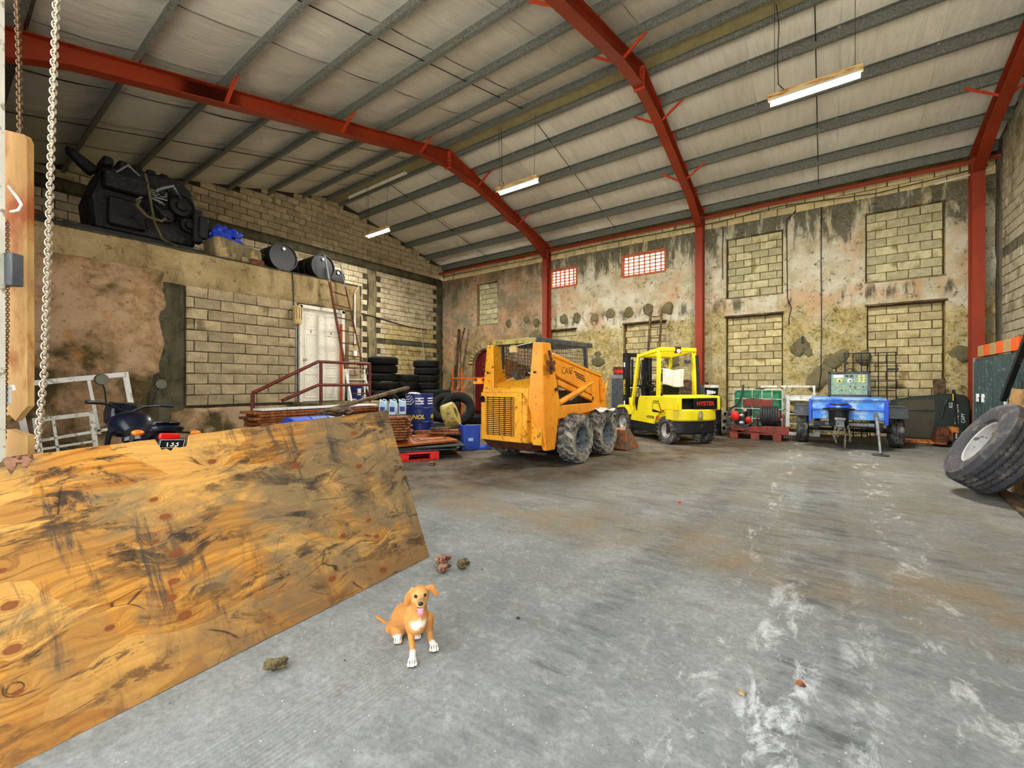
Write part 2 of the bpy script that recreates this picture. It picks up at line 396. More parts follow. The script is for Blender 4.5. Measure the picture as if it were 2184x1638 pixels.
    c = t.mix(t.ramp(kd, [(.016,.92),(.022,0.)]), c, t.mix(n3, rgb(84,42,20), rgb(140,80,40)))
    t.bump(t.math('ADD', t.math('ADD', t.math('MULTIPLY', gr, .5), t.math('MULTIPLY', n3, .6)), t.ramp(cr, [(0.,0.),(.02,1.)])), .3, .006)
    return t.out(c, .75, 0, .2)
def mat_insul():
    t = NT('foil_faced_insulation'); co = t.co()
    n1 = t.noise(co, .5, 5, .6); n2 = t.noise(t.map(co, (9,1.2,1)), 1.4, 6, .65, .3); n3 = t.noise(co, 60, 4, .7)
    c = t.mix(t.ramp(n1, [(.35,0.),(.65,1.)]), rgb(222,217,205), rgb(236,233,225))
    c = t.mix(t.ramp(n2, [(.45,0.),(.72,.28)]), c, rgb(160,154,140))
    c = t.mix(t.ramp(n3, [(.52,0.),(.7,.25)]), c, rgb(100,98,90))
    c = t.mix(.25, c, t.mix(t.rand(), (.6,.6,.58,1), (1.25,1.25,1.25,1)), 'MULTIPLY')
    t.bump(t.math('ADD', n2, t.math('MULTIPLY', n3, .15)), .55, .04)
    return t.out(c, .55, 0, .4)
def mat_tyre(name, base, dust, amt, sc=9):
    t = NT(name); co = t.co(); n = t.noise(co, sc, 7, .7)
    c = t.mix(t.ramp(n, [(.62-amt*.3,0.),(.78-amt*.2,1.)]), rgb(*base), rgb(*dust)); t.bump(t.noise(co, 60, 4), .3, .005)
    return t.out(c, .85, 0, .25)
def mat_worn(name, c1, c2, rust, spots, under=(120,110,100), amt=.42):
    """painted sheet metal: faded paint, dirt runs, chipped and rusted spots"""
    t = NT(name); co = t.co()
    c = t.mix(t.ramp(t.noise(co, 2.2, 5), [(.35,0.),(.65,1.)]), rgb(*c1), rgb(*c2))
    c = t.mix(t.ramp(t.noise(t.map(co, (5,5,.9)), 1.6, 7, .7), [(.5,0.),(.72,.35)]), c, rgb(*under))
    c = t.mix(t.ramp(t.noise(co, 16, 8, .72, .4), [(.80-amt*.4,0.),(.83-amt*.4,1.)]), c, rgb(*rust))
    c = t.mix(t.ramp(t.noise(co, 34, 6, .7), [(.66,0.),(.69,.9)]), c, rgb(*spots))
    t.bump(t.noise(co, 26, 5), .12, .004)
    return t.out(c, .48, 0, .45)
M['floor'] = mat_floor(); M['backwall'] = mat_backwall(); M['storeplaster'] = mat_storeplaster(); M['ply'] = mat_ply(); M['insul'] = mat_insul()
M['block'] = mat_block('grey_concrete_block', (166,152,124), (196,182,152), (112,100,74))
M['block_store'] = mat_block('pale_concrete_block', (150,134,104), (184,167,134), (100,88,62))
M['block_back'] = mat_block('yellowed_concrete_block', (178,162,116), (214,200,156), (124,102,54), .4)
M['block_up'] = mat_block('pale_infill_block', (176,168,128), (212,205,168), (126,110,66), .35)
M['block_top'] = mat_block('cream_block', (196,180,132), (220,206,164), (140,118,76), .25)
M['block_right'] = mat_block('grey_block_right', (158,150,126), (188,180,156), (116,108,86), .2)
M['block_yellow'] = mat_block('yellow_block', (150,132,88), (188,170,122), (92,78,48), .4)
M['mortar'] = mat_mortar('mortar', (60,53,40), (88,80,62)); M['mortar_right'] = mat_mortar('mortar_right', (104,98,82), (128,122,104))
M['mortar_back'] = mat_mortar('mortar_back', (70,58,34), (104,88,52))
M['render'] = mat_mortar('cement_render', (96,88,64), (150,136,102)); M['render_dark'] = mat_mortar('dark_cement_render', (70,66,50), (106,100,78))
M['render_pale'] = mat_mortar('pale_cement_render', (142,122,84), (184,162,120)); M['patch'] = mat_mortar('cement_patch', (104,98,72), (136,126,94))
M['red'] = paint('red_oxide_steel', (136,46,20), (152,54,24), .5, 0, 1.2, (108,34,16), 3, .3, .08, spec=.35, edge=.2)
M['redbright'] = paint('orange_red_brace', (196,70,34), (180,56,30), .5)
M['galv'] = paint('galvanised_steel', (104,108,102), (130,132,124), .55, .15, 22, (86,90,86), 40, .45, .1, rand=.0)
M['black'] = paint('black_steel', (22,23,25), (34,35,37), .5, .1, 6, (70,66,60), 12, .3)
M['blackgloss'] = paint('black_plastic', (18,19,22), (26,27,30), .3, 0, 5)
M['darkgrey'] = paint('dark_grey_steel', (62,66,70), (84,88,92), .5, .2, 5, (120,112,100), 20, .3)
M['grey'] = paint('grey_paint', (112,116,120), (134,138,140), .5, .1, 6, (80,78,72), 18, .35)
M['steel'] = paint('bright_steel', (170,172,172), (205,206,204), .35, .8, 12, (110,100,88), 20, .3)
M['white'] = paint('white_paint', (222,222,214), (238,238,232), .45, 0, 4, (178,170,150), 14, .35)
M['white2'] = paint('off_white_frame', (206,204,190), (228,226,214), .5, 0, 4, (150,140,116), 12, .38)
M['doorw'] = paint('white_door', (222,217,200), (232,228,214), .45, 0, 3, (190,180,154), 16, .32)
M['ridge'] = paint('ridge_flashing', (150,142,104), (134,126,92), .7)
M['yellow'] = mat_worn('loader_yellow', (228,152,28), (242,174,44), (104,56,26), (70,46,26), (190,126,44), .55)
M['orange'] = mat_worn('loader_orange', (230,140,26), (242,160,36), (116,64,30), (78,48,26), (190,116,40), .50)
M['fyellow'] = mat_worn('forklift_yellow', (234,214,20), (246,228,40), (110,100,40), (80,74,40), (206,188,40), .36)
M['rust'] = paint('rusty_steel', (120,62,30), (86,46,28), .8, 0, 8, (60,36,24), 16, .5, .3)
M['bucket'] = paint('worn_bucket', (196,110,44), (150,100,66), .7, .1, 5, (110,96,80), 9, .55, .2)
M['redrail'] = paint('maroon_rail', (110,38,24), (86,30,22), .5, 0, 7, (60,28,20), 15, .35)
M['tyre_dark'] = paint('black_tyre', (20,20,20), (32,31,29), .9, 0, 4, spec=.15, bump=.2)
M['tyre_dusty'] = mat_tyre('dusty_loader_tyre', (48,47,44), (172,166,150), .75, 7)
M['tyre_truck'] = mat_tyre('truck_tyre', (70,70,74), (134,128,116), .4, 5)
M['tyre_fork'] = mat_tyre('forklift_tyre', (58,58,58), (140,136,126), .5)
M['wheel'] = paint('grey_wheel', (92,98,106), (120,126,132), .45, .3, 6, (70,64,58), 14, .4)
M['wheelw'] = paint('silver_wheel', (166,166,164), (196,196,194), .5, .2, 5, (104,94,82), 10, .36)
M['wood'] = paint('red_brown_timber', (168,98,44), (122,66,30), .6, 0, 3, (84,46,24), 7, .45, .2, stretch=(1,6,1), rand=.35)
M['wooddoor'] = paint('brown_panel_door', (176,100,36), (150,80,28), .5, 0, 2.5, (110,60,26), 9, .4, stretch=(6,1,1))
M['woodgrey'] = paint('grey_brown_plank', (116,92,62), (84,66,46), .85, 0, 4, (60,48,34), 8, .5, .3, stretch=(1,1,1))
M['pine'] = paint('pale_pine', (222,196,148), (200,164,108), .6, 0, 4, (160,104,44), 6, .45, stretch=(.6,6,6))
M['osb'] = paint('chipboard', (168,132,82), (146,110,64), .8, 0, 3, (110,84,52), 6, .45, .3)
M['blue'] = paint('drum_blue', (22,40,104), (30,50,120), .35, 0, 4, (60,66,90), 14, .3)
M['plblue'] = paint('plastic_blue', (32,66,170), (44,84,196), .45, 0, 5, (70,80,120), 10, .35)
M['tarp'] = paint('blue_tarp', (24,52,170), (40,76,206), .5, 0, 9, bump=.4, bsc=24)
M['trailer'] = paint('sky_blue_body', (44,116,216), (84,160,230), .4, 0, 3.2, (186,214,230), 3.4, .54, edge=.16)
M['deepblue'] = paint('deep_blue', (20,64,190), (26,80,206), .35)
M['ltblue'] = paint('pale_blue_can', (168,196,214), (186,210,224), .4, 0, 5, (130,150,166), 12, .3)
M['redplastic'] = paint('red_plastic', (214,34,30), (232,48,40), .45, 0, 5, (150,24,20), 12, .35)
M['redwood'] = paint('red_painted_timber', (146,62,50), (122,50,42), .75, 0, 5, (100,60,50), 10, .45)
M['green'] = paint('green_tank', (22,112,70), (34,132,86), .4, 0, 3, (16,84,54), 8, .4)
M['dkgreen'] = paint('dark_green_steel', (36,48,42), (28,38,34), .45, 0, 4, (60,64,54), 12, .3)
M['contain'] = paint('teal_locker', (56,76,76), (46,64,66), .5, .1, 3, (96,110,108), 14, .36)
M['inset'] = paint('smoked_panel', (74,66,44), (60,54,36), .4, 0, 4)
M['palorange'] = paint('jack_orange', (206,120,30), (188,104,24), .5, 0, 6, (110,70,40), 14, .45)
M['scaf'] = paint('orange_scaffold', (224,98,28), (204,84,24), .5, 0, 6, (130,62,30), 14, .35)
M['cream'] = paint('cream_plastic', (216,190,128), (204,176,112), .5, 0, 6, (150,120,70), 16, .35)
M['ychain'] = paint('ochre_drum', (178,160,84), (150,134,66), .6, 0, 6, (110,96,50), 12, .4)
M['engine'] = paint('oily_engine', (16,17,20), (30,31,34), .5, .3, 9, (62,58,50), 22, .34, .3)
M['cloth'] = paint('white_cloth', (232,230,224), (216,214,208), .85, 0, 9, bump=.4, bsc=22)
M['rope'] = paint('khaki_strap', (96,90,62), (80,74,52), .9)
M['panelface'] = paint('control_face', (150,170,142), (126,152,134), .5, 0, 8, (104,120,104), 18, .36)
M['dial'] = paint('cream_dial', (226,210,130), (214,196,110), .4)
M['terra'] = paint('terracotta_block', (206,120,76), (186,98,60), .8, 0, 9, (150,72,46), 20, .4)
M['reddoor'] = paint('dark_red_door', (104,14,16), (84,10,14), .5, 0, 3)
M['husk'] = paint('coconut_husk', (160,118,92), (122,88,66), .95, 0, 14, (84,50,36), 26, .5, .7, 40)
M['husk2'] = paint('dry_husk', (112,98,62), (80,70,44), .95, 0, 14, (60,50,34), 26, .5, .7, 40)
M['chain'] = paint('chain_steel', (196,186,164), (220,212,192), .4, .5, 20, (140,124,100), 30, .4)
M['chain_dark'] = paint('grey_chain', (120,116,106), (146,142,130), .5, .5, 20)
M['chainrust'] = paint('rusty_chain', (120,96,66), (90,70,50), .7, .3, 12)
M['jamb'] = paint('stained_jamb', (196,158,98), (172,130,72), .75, 0, 5, (150,78,22), 4.5, .48, .5, 18, edge=.12, stretch=(1,1,.35))
M['lampw'] = paint('lamp_white', (240,240,234), (232,232,226), .4)
M['rubberhose'] = paint('black_hose', (40,42,44), (54,56,58), .55)
M['glass'] = paint('dark_glass', (34,36,38), (46,48,48), .1, 0, 3)
M['mirror'] = paint('mirror', (210,216,220), None, .08, 1.0)
M['amber'] = paint('amber_lens', (240,120,20), (250,140,30), .3)
M['redlens'] = paint('red_lens', (226,26,20), (236,34,26), .25)
M['ytext'] = paint('yellow_print', (232,204,40), None, .5); M['wtext'] = paint('white_print', (232,234,236), None, .5)
M['rtext'] = paint('red_print', (206,44,36), None, .5); M['ktext'] = paint('black_print', (24,20,16), None, .5)
M['mbike'] = paint('dark_blue_tank', (6,12,24), (9,20,36), .25, 0, 4)
M['orangetape'] = paint('orange_stripe', (226,96,34), (210,84,28), .6); M['tantape'] = paint('tan_stripe', (176,146,96), (160,130,84), .7)
t_ = NT('tube_light'); t_.b.inputs['Emission Color'].default_value = (1,.97,.9,1); t_.b.inputs['Emission Strength'].default_value = LAMP_W
M['tube'] = t_.out((.9,.9,.88,1), .4); M['tube'].cycles.emission_sampling = 'NONE'
# ------------------------------------------------------------------ the building
XL, XR, YB, YF = -14.1, 3.05, 13.95, -0.35
RY, RZ, RS = 8.53, 7.74, 0.24          # ridge line and slope of the rafter tops
def zr(y): return RZ - RS*abs(y-RY)
def fbm(p, o=4):
    return noise.fractal(Vector(p), 1.0, 2.0, o)
# floor and the yard outside
m = MB(); m.grid(lambda u, v: (-14.4+u*17.9, -2.5+v*16.7, .004*fbm((u*20, v*18, 3))), 120, 110)
struct(m.obj('floor', M['floor']))
M['yard'] = paint('pale_yard', (196,192,180), (176,172,160), .9, 0, .5)
m = MB(); m.grid(lambda u, v: (-60+u*120, -60+v*120, -.03), 4, 4); struct(m.obj('floor_yard', M['yard']))
# block bricks -----------------------------------------------------------------
BM = {}
def brick_mesh(mat, L, k, h=.2, joint=.014, dep=.06):
    key = (mat.name, round(L, 2), k, h)
    if key in BM: return BM[key]
    rnd = random.Random(hash((round(L,2), k, h)) & 0xffff)
    l, hh, c = L/2-joint/2, h/2-joint/2, .008
    j = lambda a=.006: rnd.uniform(-a, a)
    b = [V(-l,dep,-hh),V(l,dep,-hh),V(l,dep,hh),V(-l,dep,hh)]
    f = [V(-l+j(),0,-hh+j(.004)),V(l+j(),0,-hh+j(.004)),V(l+j(),0,hh+j(.004)),V(-l+j(),0,hh+j(.004))]
    g = [V(p.x*(1-c/l)+j(.003), -.008+j(.004), p.z*(1-c/hh)+j(.003)) for p in f]
    mb = MB().add(b+f+g, [(0,1,5,4),(1,2,6,5),(2,3,7,6),(3,0,4,7),(4,5,9,8),(5,6,10,9),(6,7,11,10),(7,4,8,11),(8,9,10,11)])
    me = mb.mesh('brick', mat, recalc=True); BM[key] = me; return me
CAMP = V(0, 0, 1.35)
def lay(parent, side, plane, u0, u1, v0, v1, mat, bw=.4, bh=.2, off=0., skip=None, keep=None, out=None, alt=None):
    """returns brick specs (u, v, length, plane, side, mat) of a stretcher-bond field"""
    res = [] if out is None else out
    nr = int((v1-v0)/bh+.5); row = 0
    for r in range(nr):
        v = v0+(r+.5)*bh; u = u0-bw*((off+.5*(r % 2)) % 1.0)
        while u < u1-.03:
            a, b = max(u, u0), min(u+bw, u1)
            if b-a > .07:
                c = (a+b)/2
                if not (skip and skip(c, v)):
                    mm = alt(c, v) if alt else mat
                    res.append((parent, side, plane, c, v, b-a, mm or mat, bh))
            u += bw
    return res
def set_bricks(specs, limit=300, stuffparent=None):
    def wp(s):
        _, side, pl, u, v, L, mt, bh = s
        return V(u, pl, v) if side == 'back' else V(pl, u, v)
    specs = sorted(specs, key=lambda s: (wp(s)-CAMP).length)
    rot = {'back': 0, 'left': PI/2, 'right': -PI/2, 'store': PI/2}
    rest = {}
    for i, s in enumerate(specs):
        parent, side, pl, u, v, L, mt, bh = s
        me = brick_mesh(mt, L, i % 4, bh); p = wp(s); d = random.uniform(-.004, .005)
        if side == 'back': p.y += d
        else: p.x += d
        if i < limit:
            inst('brick', me, parent, p-parent.location, (random.uniform(-.004,.004), 0, rot[side]))
        else:
            mb = rest.setdefault(mt.name, (MB(), mt, parent))[0]
            R = Matrix.Rotation(rot[side], 3, 'Z')
            mb.add([R @ vv.co + p for vv in me.vertices], [tuple(f.vertices) for f in me.polygons])
    for k, (mb, mt, parent) in rest.items():
        o = link('brick', mb.mesh('brick', mt, recalc=False), parent); o['kind'] = 'stuff'
# left gable wall -----------------------------------------------------------------
wl = setting('wall_left')
m = MB(); m.prism([(YF,0),(14.2,0),(14.2,zr(14.2)+.28),(RY,RZ+.28),(YF,zr(YF)+.28)], XL-.25, XL, 'x'); m.obj('wall_core', M['mortar'], wl)
def hid(y, z):   # hidden behind the storeroom
    t = -9.4/XL; yy, zz = y*t, 1.35+(z-1.35)*t
    return yy < 6.2 and zz < 3.45
def band(y, z):
    if 5.75 < z < 6.0: return True
    if 9.95 < y < 10.4 and z < 5.8: return True
    if y > 13.55 and z < 5.8: return True
    if y > 10.75 and 2.85 < z < 3.12: return True
    return hid(y, z) or z > zr(y)+.12
B = []
lay(wl, 'left', XL+.012, YF+.1, 13.98, 0.1, 5.7, M['block'], skip=band, out=B, alt=lambda y, z: M['block_yellow'] if (y > 10.9 and z < 3.75 and z < 3.1+.1*y-.5) else None)
lay(wl, 'left', XL+.012, YF+.1, 13.98, 6.02, 7.8, M['block'], skip=band, out=B)
set_bricks(B, 300)
def slab(name, mat, parent, f, nu, nv, amp, axis, thick=.03, seed=0):
    """rough render strip: a grid pushed out of the wall by noise; f(u,v)->point on the wall, axis = outward normal"""
    m = MB(); ax = Vector(axis)
    def g(u, v):
        p = Vector(f(u, v)); e = min(u, 1-u, v, 1-v)
        k = 0 if e < 1e-6 else 1
        q = p + ax*(thick*k+amp*k*fbm(p*3.1+V(seed,0,0)))
        if not k: q = q - ax*.03
        return q
    m.grid(g, nu, nv); return m.obj(name, mat, parent, ang=60)
slab('render_band', M['render_dark'], wl, lambda u, v: (XL, YF+u*13.6, 5.74+v*.27), 90, 4, .02, (1,0,0))
slab('render_band', M['render'], wl, lambda u, v: (XL, 9.95+u*.45+.05*math.sin(v*17), 0+v*5.75), 6, 50, .02, (1,0,0))
slab('render_band', M['render_dark'], wl, lambda u, v: (XL, 13.5+u*.44, 0+v*5.75), 6, 50, .02, (1,0,0))
slab('render_band', M['render_dark'], wl, lambda u, v: (XL, 10.75+u*3., 2.84+v*.28), 30, 4, .015, (1,0,0))
slab('render_patch', M['render'], wl, lambda u, v: (XL, 6.9+u*2.2, 5.2+v*.55), 20, 6, .02, (1,0,0), .02)
# right gable wall -----------------------------------------------------------------
wr = setting('wall_right')
m = MB(); m.prism([(YF,0),(14.2,0),(14.2,zr(14.2)+.28),(RY,RZ+.28),(YF,zr(YF)+.28)], XR, XR+.25, 'x'); m.obj('wall_core', M['mortar_right'], wr)
B = lay(wr, 'right', XR-.012, 8.2, 13.5, 0., 7.6, M['block_right'], skip=lambda y, z: z > zr(y)+.1 or z < .5 or 4.0 < z < 4.25)
set_bricks(B, 300)
slab('render_band', M['mortar_right'], wr, lambda u, v: (XR, 13.5+u*.45, 0+v*6.2), 6, 50, .02, (-1,0,0))
# storeroom -----------------------------------------------------------------------
XS, YS, ZS = -9.4, 6.47, 3.78
ws = setting('wall_storeroom')
DY0, DY1, DZ0, DZ1 = 4.90, 5.93, .93, 3.06
m = MB()
ys = sorted(set([YF, DY0, DY1, YS]+[YF+.1*i for i in range(62)])); zs = sorted(set([0, DZ0, DZ1, ZS]+[.1*i for i in range(38)]))
def grid_wall(m, us, vs2, hole, pos):
    idx = {}
    for j, v in enumerate(vs2):
        for i, u in enumerate(us): idx[i, j] = len(m.v); m.v.append(Vector(pos(u, v)))
    cells = set()
    for j in range(len(vs2)-1):
        for i in range(len(us)-1):
            if not hole((us[i]+us[i+1])/2, (vs2[j]+vs2[j+1])/2):
                m.f.append((idx[i,j], idx[i+1,j], idx[i+1,j+1], idx[i,j+1])); cells.add((i, j))
    return cells, idx
indoor = lambda y, z: DY0 < y < DY1 and DZ0 < z < DZ1
grid_wall(m, ys, zs, indoor, lambda y, z: (XS+.012*fbm((y*2, z*2, 1)), y, z))
for a, b in (((DY0,DZ0),(DY0,DZ1)), ((DY0,DZ1),(DY1,DZ1)), ((DY1,DZ1),(DY1,DZ0)), ((DY1,DZ0),(DY0,DZ0))):
    m.add([(XS,a[0],a[1]),(XS,b[0],b[1]),(XS-.2,b[0],b[1]),(XS-.2,a[0],a[1])], [(0,1,2,3)])
o = m.obj('wall_face', M['mortar'], ws); 
m = MB().b2((XL,YS-.2,0), (XS,YS,ZS)); m.obj('side_wall', M['render'], ws)
m = MB().b2((XL,YF,ZS-.18), (XS-.02,YS-.02,ZS-.01)); m.obj('roof_slab', M['render'], ws)
skipS = lambda y, z: DY0-.1 < y < DY1+.08 and z > DZ0-.05 and z < DZ1+.08
B = lay(ws, 'store', XS+.028, 2.80, 4.84, .93, 3.13, M['block_store'], .43, .2, .2)
lay(ws, 'store', XS+.028, 6.08, 6.40, .93, 2.7, M['block_store'], .43, .2, .1, out=B)
set_bricks(B)
slab('beam_render', M['render_pale'], ws, lambda u, v: (XS, YF+u*(YS-YF), 3.09+v*.69+(.05*fbm((u*14, 0, 2)) if v < .01 else 0)), 70, 9, .012, (1,0,0), .035)
slab('pilaster', M['render_dark'], ws, lambda u, v: (XS, 2.36+u*.46, 0+v*3.1), 6, 40, .014, (1,0,0), .03)
def ragged(u, v):
    e = 2.50+.10*fbm((0, v*9, 5))-(.32 if v < .45 else 0)*(1-abs(v-.22)/.4 if abs(v-.22) < .4 else 0)
    return (XS, YF+u*(e-YF), .0+v*3.36)
slab('old_plaster', M['storeplaster'], ws, ragged, 36, 52, .02, (1,0,0), .07)
slab('brown_plaster', M['storeplaster'], ws, lambda u, v: (XS, 2.5+u*2.4, 0+v*.93), 26, 10, .015, (1,0,0), .035)
slab('render_patch', M['render'], ws, lambda u, v: (XS, 5.96+u*.5, .93+v*2.2), 8, 30, .012, (1,0,0), .02)
# white panel door in the storeroom
d = setting('door_1', (XS, 0, 0)); w = .045
m = MB(); m.b2((-.02,DY0-.03,DZ0), (.07,DY0+.04,DZ1+.02)); m.b2((-.02,DY1-.04,DZ0), (.07,DY1+.04,DZ1+.02)); m.b2((-.02,DY0-.03,DZ1-.05), (.07,DY1+.04,DZ1+.03)); m.obj('door_frame', M['doorw'], d, .005)
m = MB(); m.b2((-.04,DY0+.04,DZ0+.01), (0,DY1-.04,DZ1-.05)); leaf = m.obj('door_leaf', M['doorw'], d)
H_ = DZ1-.06-DZ0
for cy in (DY0+.27, DY1-.27):
    for (z0, z1) in ((.10,.62), (.78,1.52), (1.64,1.98)):
        a, b = DZ0+z0, DZ0+z1; m = MB()
        for q in ((cy-.15,a,cy+.15,a),(cy-.15,b,cy+.15,b),(cy-.15,a,cy-.15,b),(cy+.15,a,cy+.15,b)):
            m.bar((.002,q[0],q[1]), (.002,q[2],q[3]), .022, .014, (1,0,0))
        m.b2((-.01,cy-.12,a+.04), (.006,cy+.12,b-.04)); m.obj('panel', M['doorw'], leaf, .003)
    m = MB().b2((0,cy-.02,DZ0+1.555), (.006,cy-.005,DZ0+1.615)); m.obj('slot', M['black'], leaf)
m = MB(); m.lathe([(0,.07),(.03,.065),(.034,.045),(.02,.025),(.026,.0)], (0,DY0+.10,DZ0+.95), 'x', 14); m.obj('door_knob', M['steel'], leaf)
m = MB().b2((0,DY1-.055,DZ0), (.075,DY1-.03,DZ1-.3)); tag(m.obj('edge_strip', M['scaf'], d), 'orange strip down the door edge')
# stair and landing in front of the door
st = setting('trim_1'); m = MB(); m.b2((XS+.03,4.72,0), (-8.15,6.45,.93)); m.obj('landing', M['render'], st, .01)
for i in range(4):
    m = MB().b2((XS+.03,4.72-.29*(i+1),0), (-8.15,4.72-.29*i,.93-.19*(i+1))); m.obj('step', M['render'], st, .01)
# back wall --------------------------------------------------------------------
wb = setting('wall_back')
WIN = {'window_1': (-12.05,-10.92,3.83,5.56), 'window_4': (-2.37,-.94,3.85,5.59), 'window_5': (.81,2.25,3.88,5.61)}
DOO = {'door_3': (-8.42,-7.30,0,3.31), 'door_4': (-5.52,-4.10,0,3.32), 'door_5': (-2.37,-.94,0,3.27), 'door_6': (.84,2.25,0,3.26)}
GRI = {'window_2': (-8.40,-7.28,4.92,5.58), 'window_3': (-5.56,-4.12,4.93,5.63)}
ARX0, ARX1, ARZ = -12.28, -10.36, 2.84
OPN = list(WIN.values())+list(DOO.values())+list(GRI.values())
def inarch(x, z):
    if not ARX0 < x < ARX1: return False
    u = (x-(ARX0+ARX1)/2)/((ARX1-ARX0)/2); return z < 2.15+(ARZ-2.15)*math.sqrt(max(0, 1-u*u))
hole = lambda x, z: any(a < x < b and c < z < e for a, b, c, e in OPN) or inarch(x, z)
xs = set([XL, XR]); zs = set([0, 5.98])
for a, b, c, e in OPN: xs |= {a, b}; zs |= {c, e}
def fill(st_, a, b, h):
    L = sorted(st_); out = []
    for p, q in zip(L, L[1:]):
        n = max(1, round((q-p)/h)); out += [p+(q-p)*i/n for i in range(n)]
    return out+[L[-1]]
xs = fill(xs, XL, XR, .075); zs = fill(zs, 0, 6, .075)
m = MB()
def bw_pos(x, z):
    e = min([max(abs(x-(a+b)/2)-(b-a)/2, abs(z-(c+d_)/2)-(d_-c)/2) for a, b, c, d_ in OPN])
    k = max(0, min(1, e/.12)); r = .075 if z < 3.3+.5*fbm((x*.9, 0, z)) else .03
    return (x, YB-k*(.02+r*fbm((x*2.3, 1, z*2.6), 6)), z)
cells, idx = grid_wall(m, xs, zs, hole, bw_pos)
nx, nz = len(xs)-1, len(zs)-1
for (i, j) in list(cells):      # reveals: extrude the edges of every opening backwards
    for di, dj, e in ((-1,0,((i,j),(i,j+1))), (1,0,((i+1,j),(i+1,j+1))), (0,-1,((i,j),(i+1,j))), (0,1,((i,j+1),(i+1,j+1)))):
        q = (i+di, j+dj)
        if 0 <= q[0] < nx and 0 <= q[1] < nz and q not in cells:
            p0, p1 = m.v[idx[e[0]]], m.v[idx[e[1]]]
            m.add([p0, p1, V(p1.x, 14.22, p1.z), V(p0.x, 14.22, p0.z)], [(0,1,2,3)])
m.obj('wall_face', M['backwall'], wb, ang=60)
m = MB()
m.b2((XL,14.03,5.98), (XR,14.2,6.75)); m.obj('wall_core', M['mortar_back'], wb)
B = lay(wb, 'back', 14.0, XL, XR, 5.98, 6.42, M['block_top'], .42, .21); set_bricks(B)
# cement plugs in the row of old beam holes, and other cement patches
def plug(x, z, r, k, name='cement_plug', mat='patch', y=YB-.05):
    m = MB(); n = 16
    def rr(a): return r*(1+.35*noise.noise(V(math.cos(a)*1.3+k*9, math.sin(a)*1.3, k)))
    vs_ = [V(x, y-.012, z)]; fs = []
    for q, (f, yy) in enumerate(((.55,y-.01), (.9,y+.004), (1.0,y+.09))):
        vs_ += [V(x+rr(a)*f*math.cos(a), yy+.006*noise.noise(V(a*3, q, k)), z+1.12*rr(a)*f*math.sin(a)) for a in [2*PI*i/n for i in range(n)]]
    for i in range(n):
        j = (i+1) % n; fs += [(0,1+i,1+j), (1+i,1+n+i,1+n+j,1+j), (1+n+i,1+2*n+i,1+2*n+j,1+n+j)]
    m.add(vs_, fs); return m.obj(name, M[mat], wb, ang=70)
for k, (x, z, r) in enumerate([(-10.32,3.75,.15),(-9.45,3.85,.14),(-9.0,3.68,.15),(-7.82,3.71,.17),(-7.26,3.71,.17),(-6.56,3.67,.14),(-5.98,3.74,.17),(-5.33,3.71,.17),(-4.66,3.75,.19),(-4.03,3.73,.19),(-6.43,2.16,.25),(-3.86,2.12,.28),(-3.6,2.2,.18),(-9.05,3.05,.3)]):
    plug(x, z, r, k)
for k, (x, z, r) in enumerate([(-.55,2.3,.22),(-.35,2.16,.12),(.15,1.9,.2),(.35,2.05,.16),(-.02,1.6,.26),(.2,1.45,.2),(-.2,1.4,.24),(.55,1.4,.2),(2.5,2.0,.2),(.75,2.0,.18)]):
    plug(x, z, r, k+20, 'cement_patch')
m = MB().b2((-.52,YB-.09,2.42), (-.46,YB,2.6)); m.obj('switch', M['black'], wb)
# bricked-up windows and doorways
for nm, (a, b, c, e) in list(WIN.items())+list(DOO.items()):
    s = setting(nm); tag(s, 'old opening closed with concrete blocks')
    m = MB().b2((a-.01,14.10,c-.01), (b+.01,14.22,e+.01)); m.obj('mortar_bed', M['mortar_back'], s)
    bh = .193 if nm.startswith('w') else .198; n = int((e-c-.02)/bh); bh = (e-c-.02)/n
    wdt = b-a; bw = .41
    B = lay(s, 'back', 14.085, a+.03, b-.03, c+.01, e-.005, M['block_up' if nm.startswith('w') else 'block_back'], bw, bh, random.random()); set_bricks(B)
    if nm.startswith('d'):
        m = MB(); m.b2((a-.03,13.90,e), (b+.03,14.05,e+.05)); m.obj('lintel', M['woodgrey'], s, .01)
    else:
        m = MB(); m.b2((a-.02,13.94,c-.05), (b+.02,14.06,c)); m.obj('sill', M['render'], s, .01)
# breeze-block ventilation windows
for nm, (a, b, c, e) in GRI.items():
    s = setting(nm); tag(s, 'open terracotta breeze block window')
    m = MB()
    for q in ((a,c,b,c),(a,e,b,e),(a,c,a,e),(b,c,b,e)): m.bar((q[0],14.0,q[1]), (q[2],14.0,q[3]), .07, .16, (0,1,0))
    m.obj('window_frame', M['terra'], s, .008)
    nc = 6 if nm == 'window_2' else 8; nr = 6
    me = MB().b2((a,14.03,-.011), (b,14.13,.011)).mesh('slat', M['terra'])
    for j in range(1, nr): inst('slat', me, s, (0,0,c+(e-c)*j/nr))
    me = MB().b2((-.011,14.03,c), (.011,14.13,e)).mesh('upright', M['terra'])
    for i in range(1, nc): inst('upright', me, s, (a+(b-a)*i/nc,0,0))
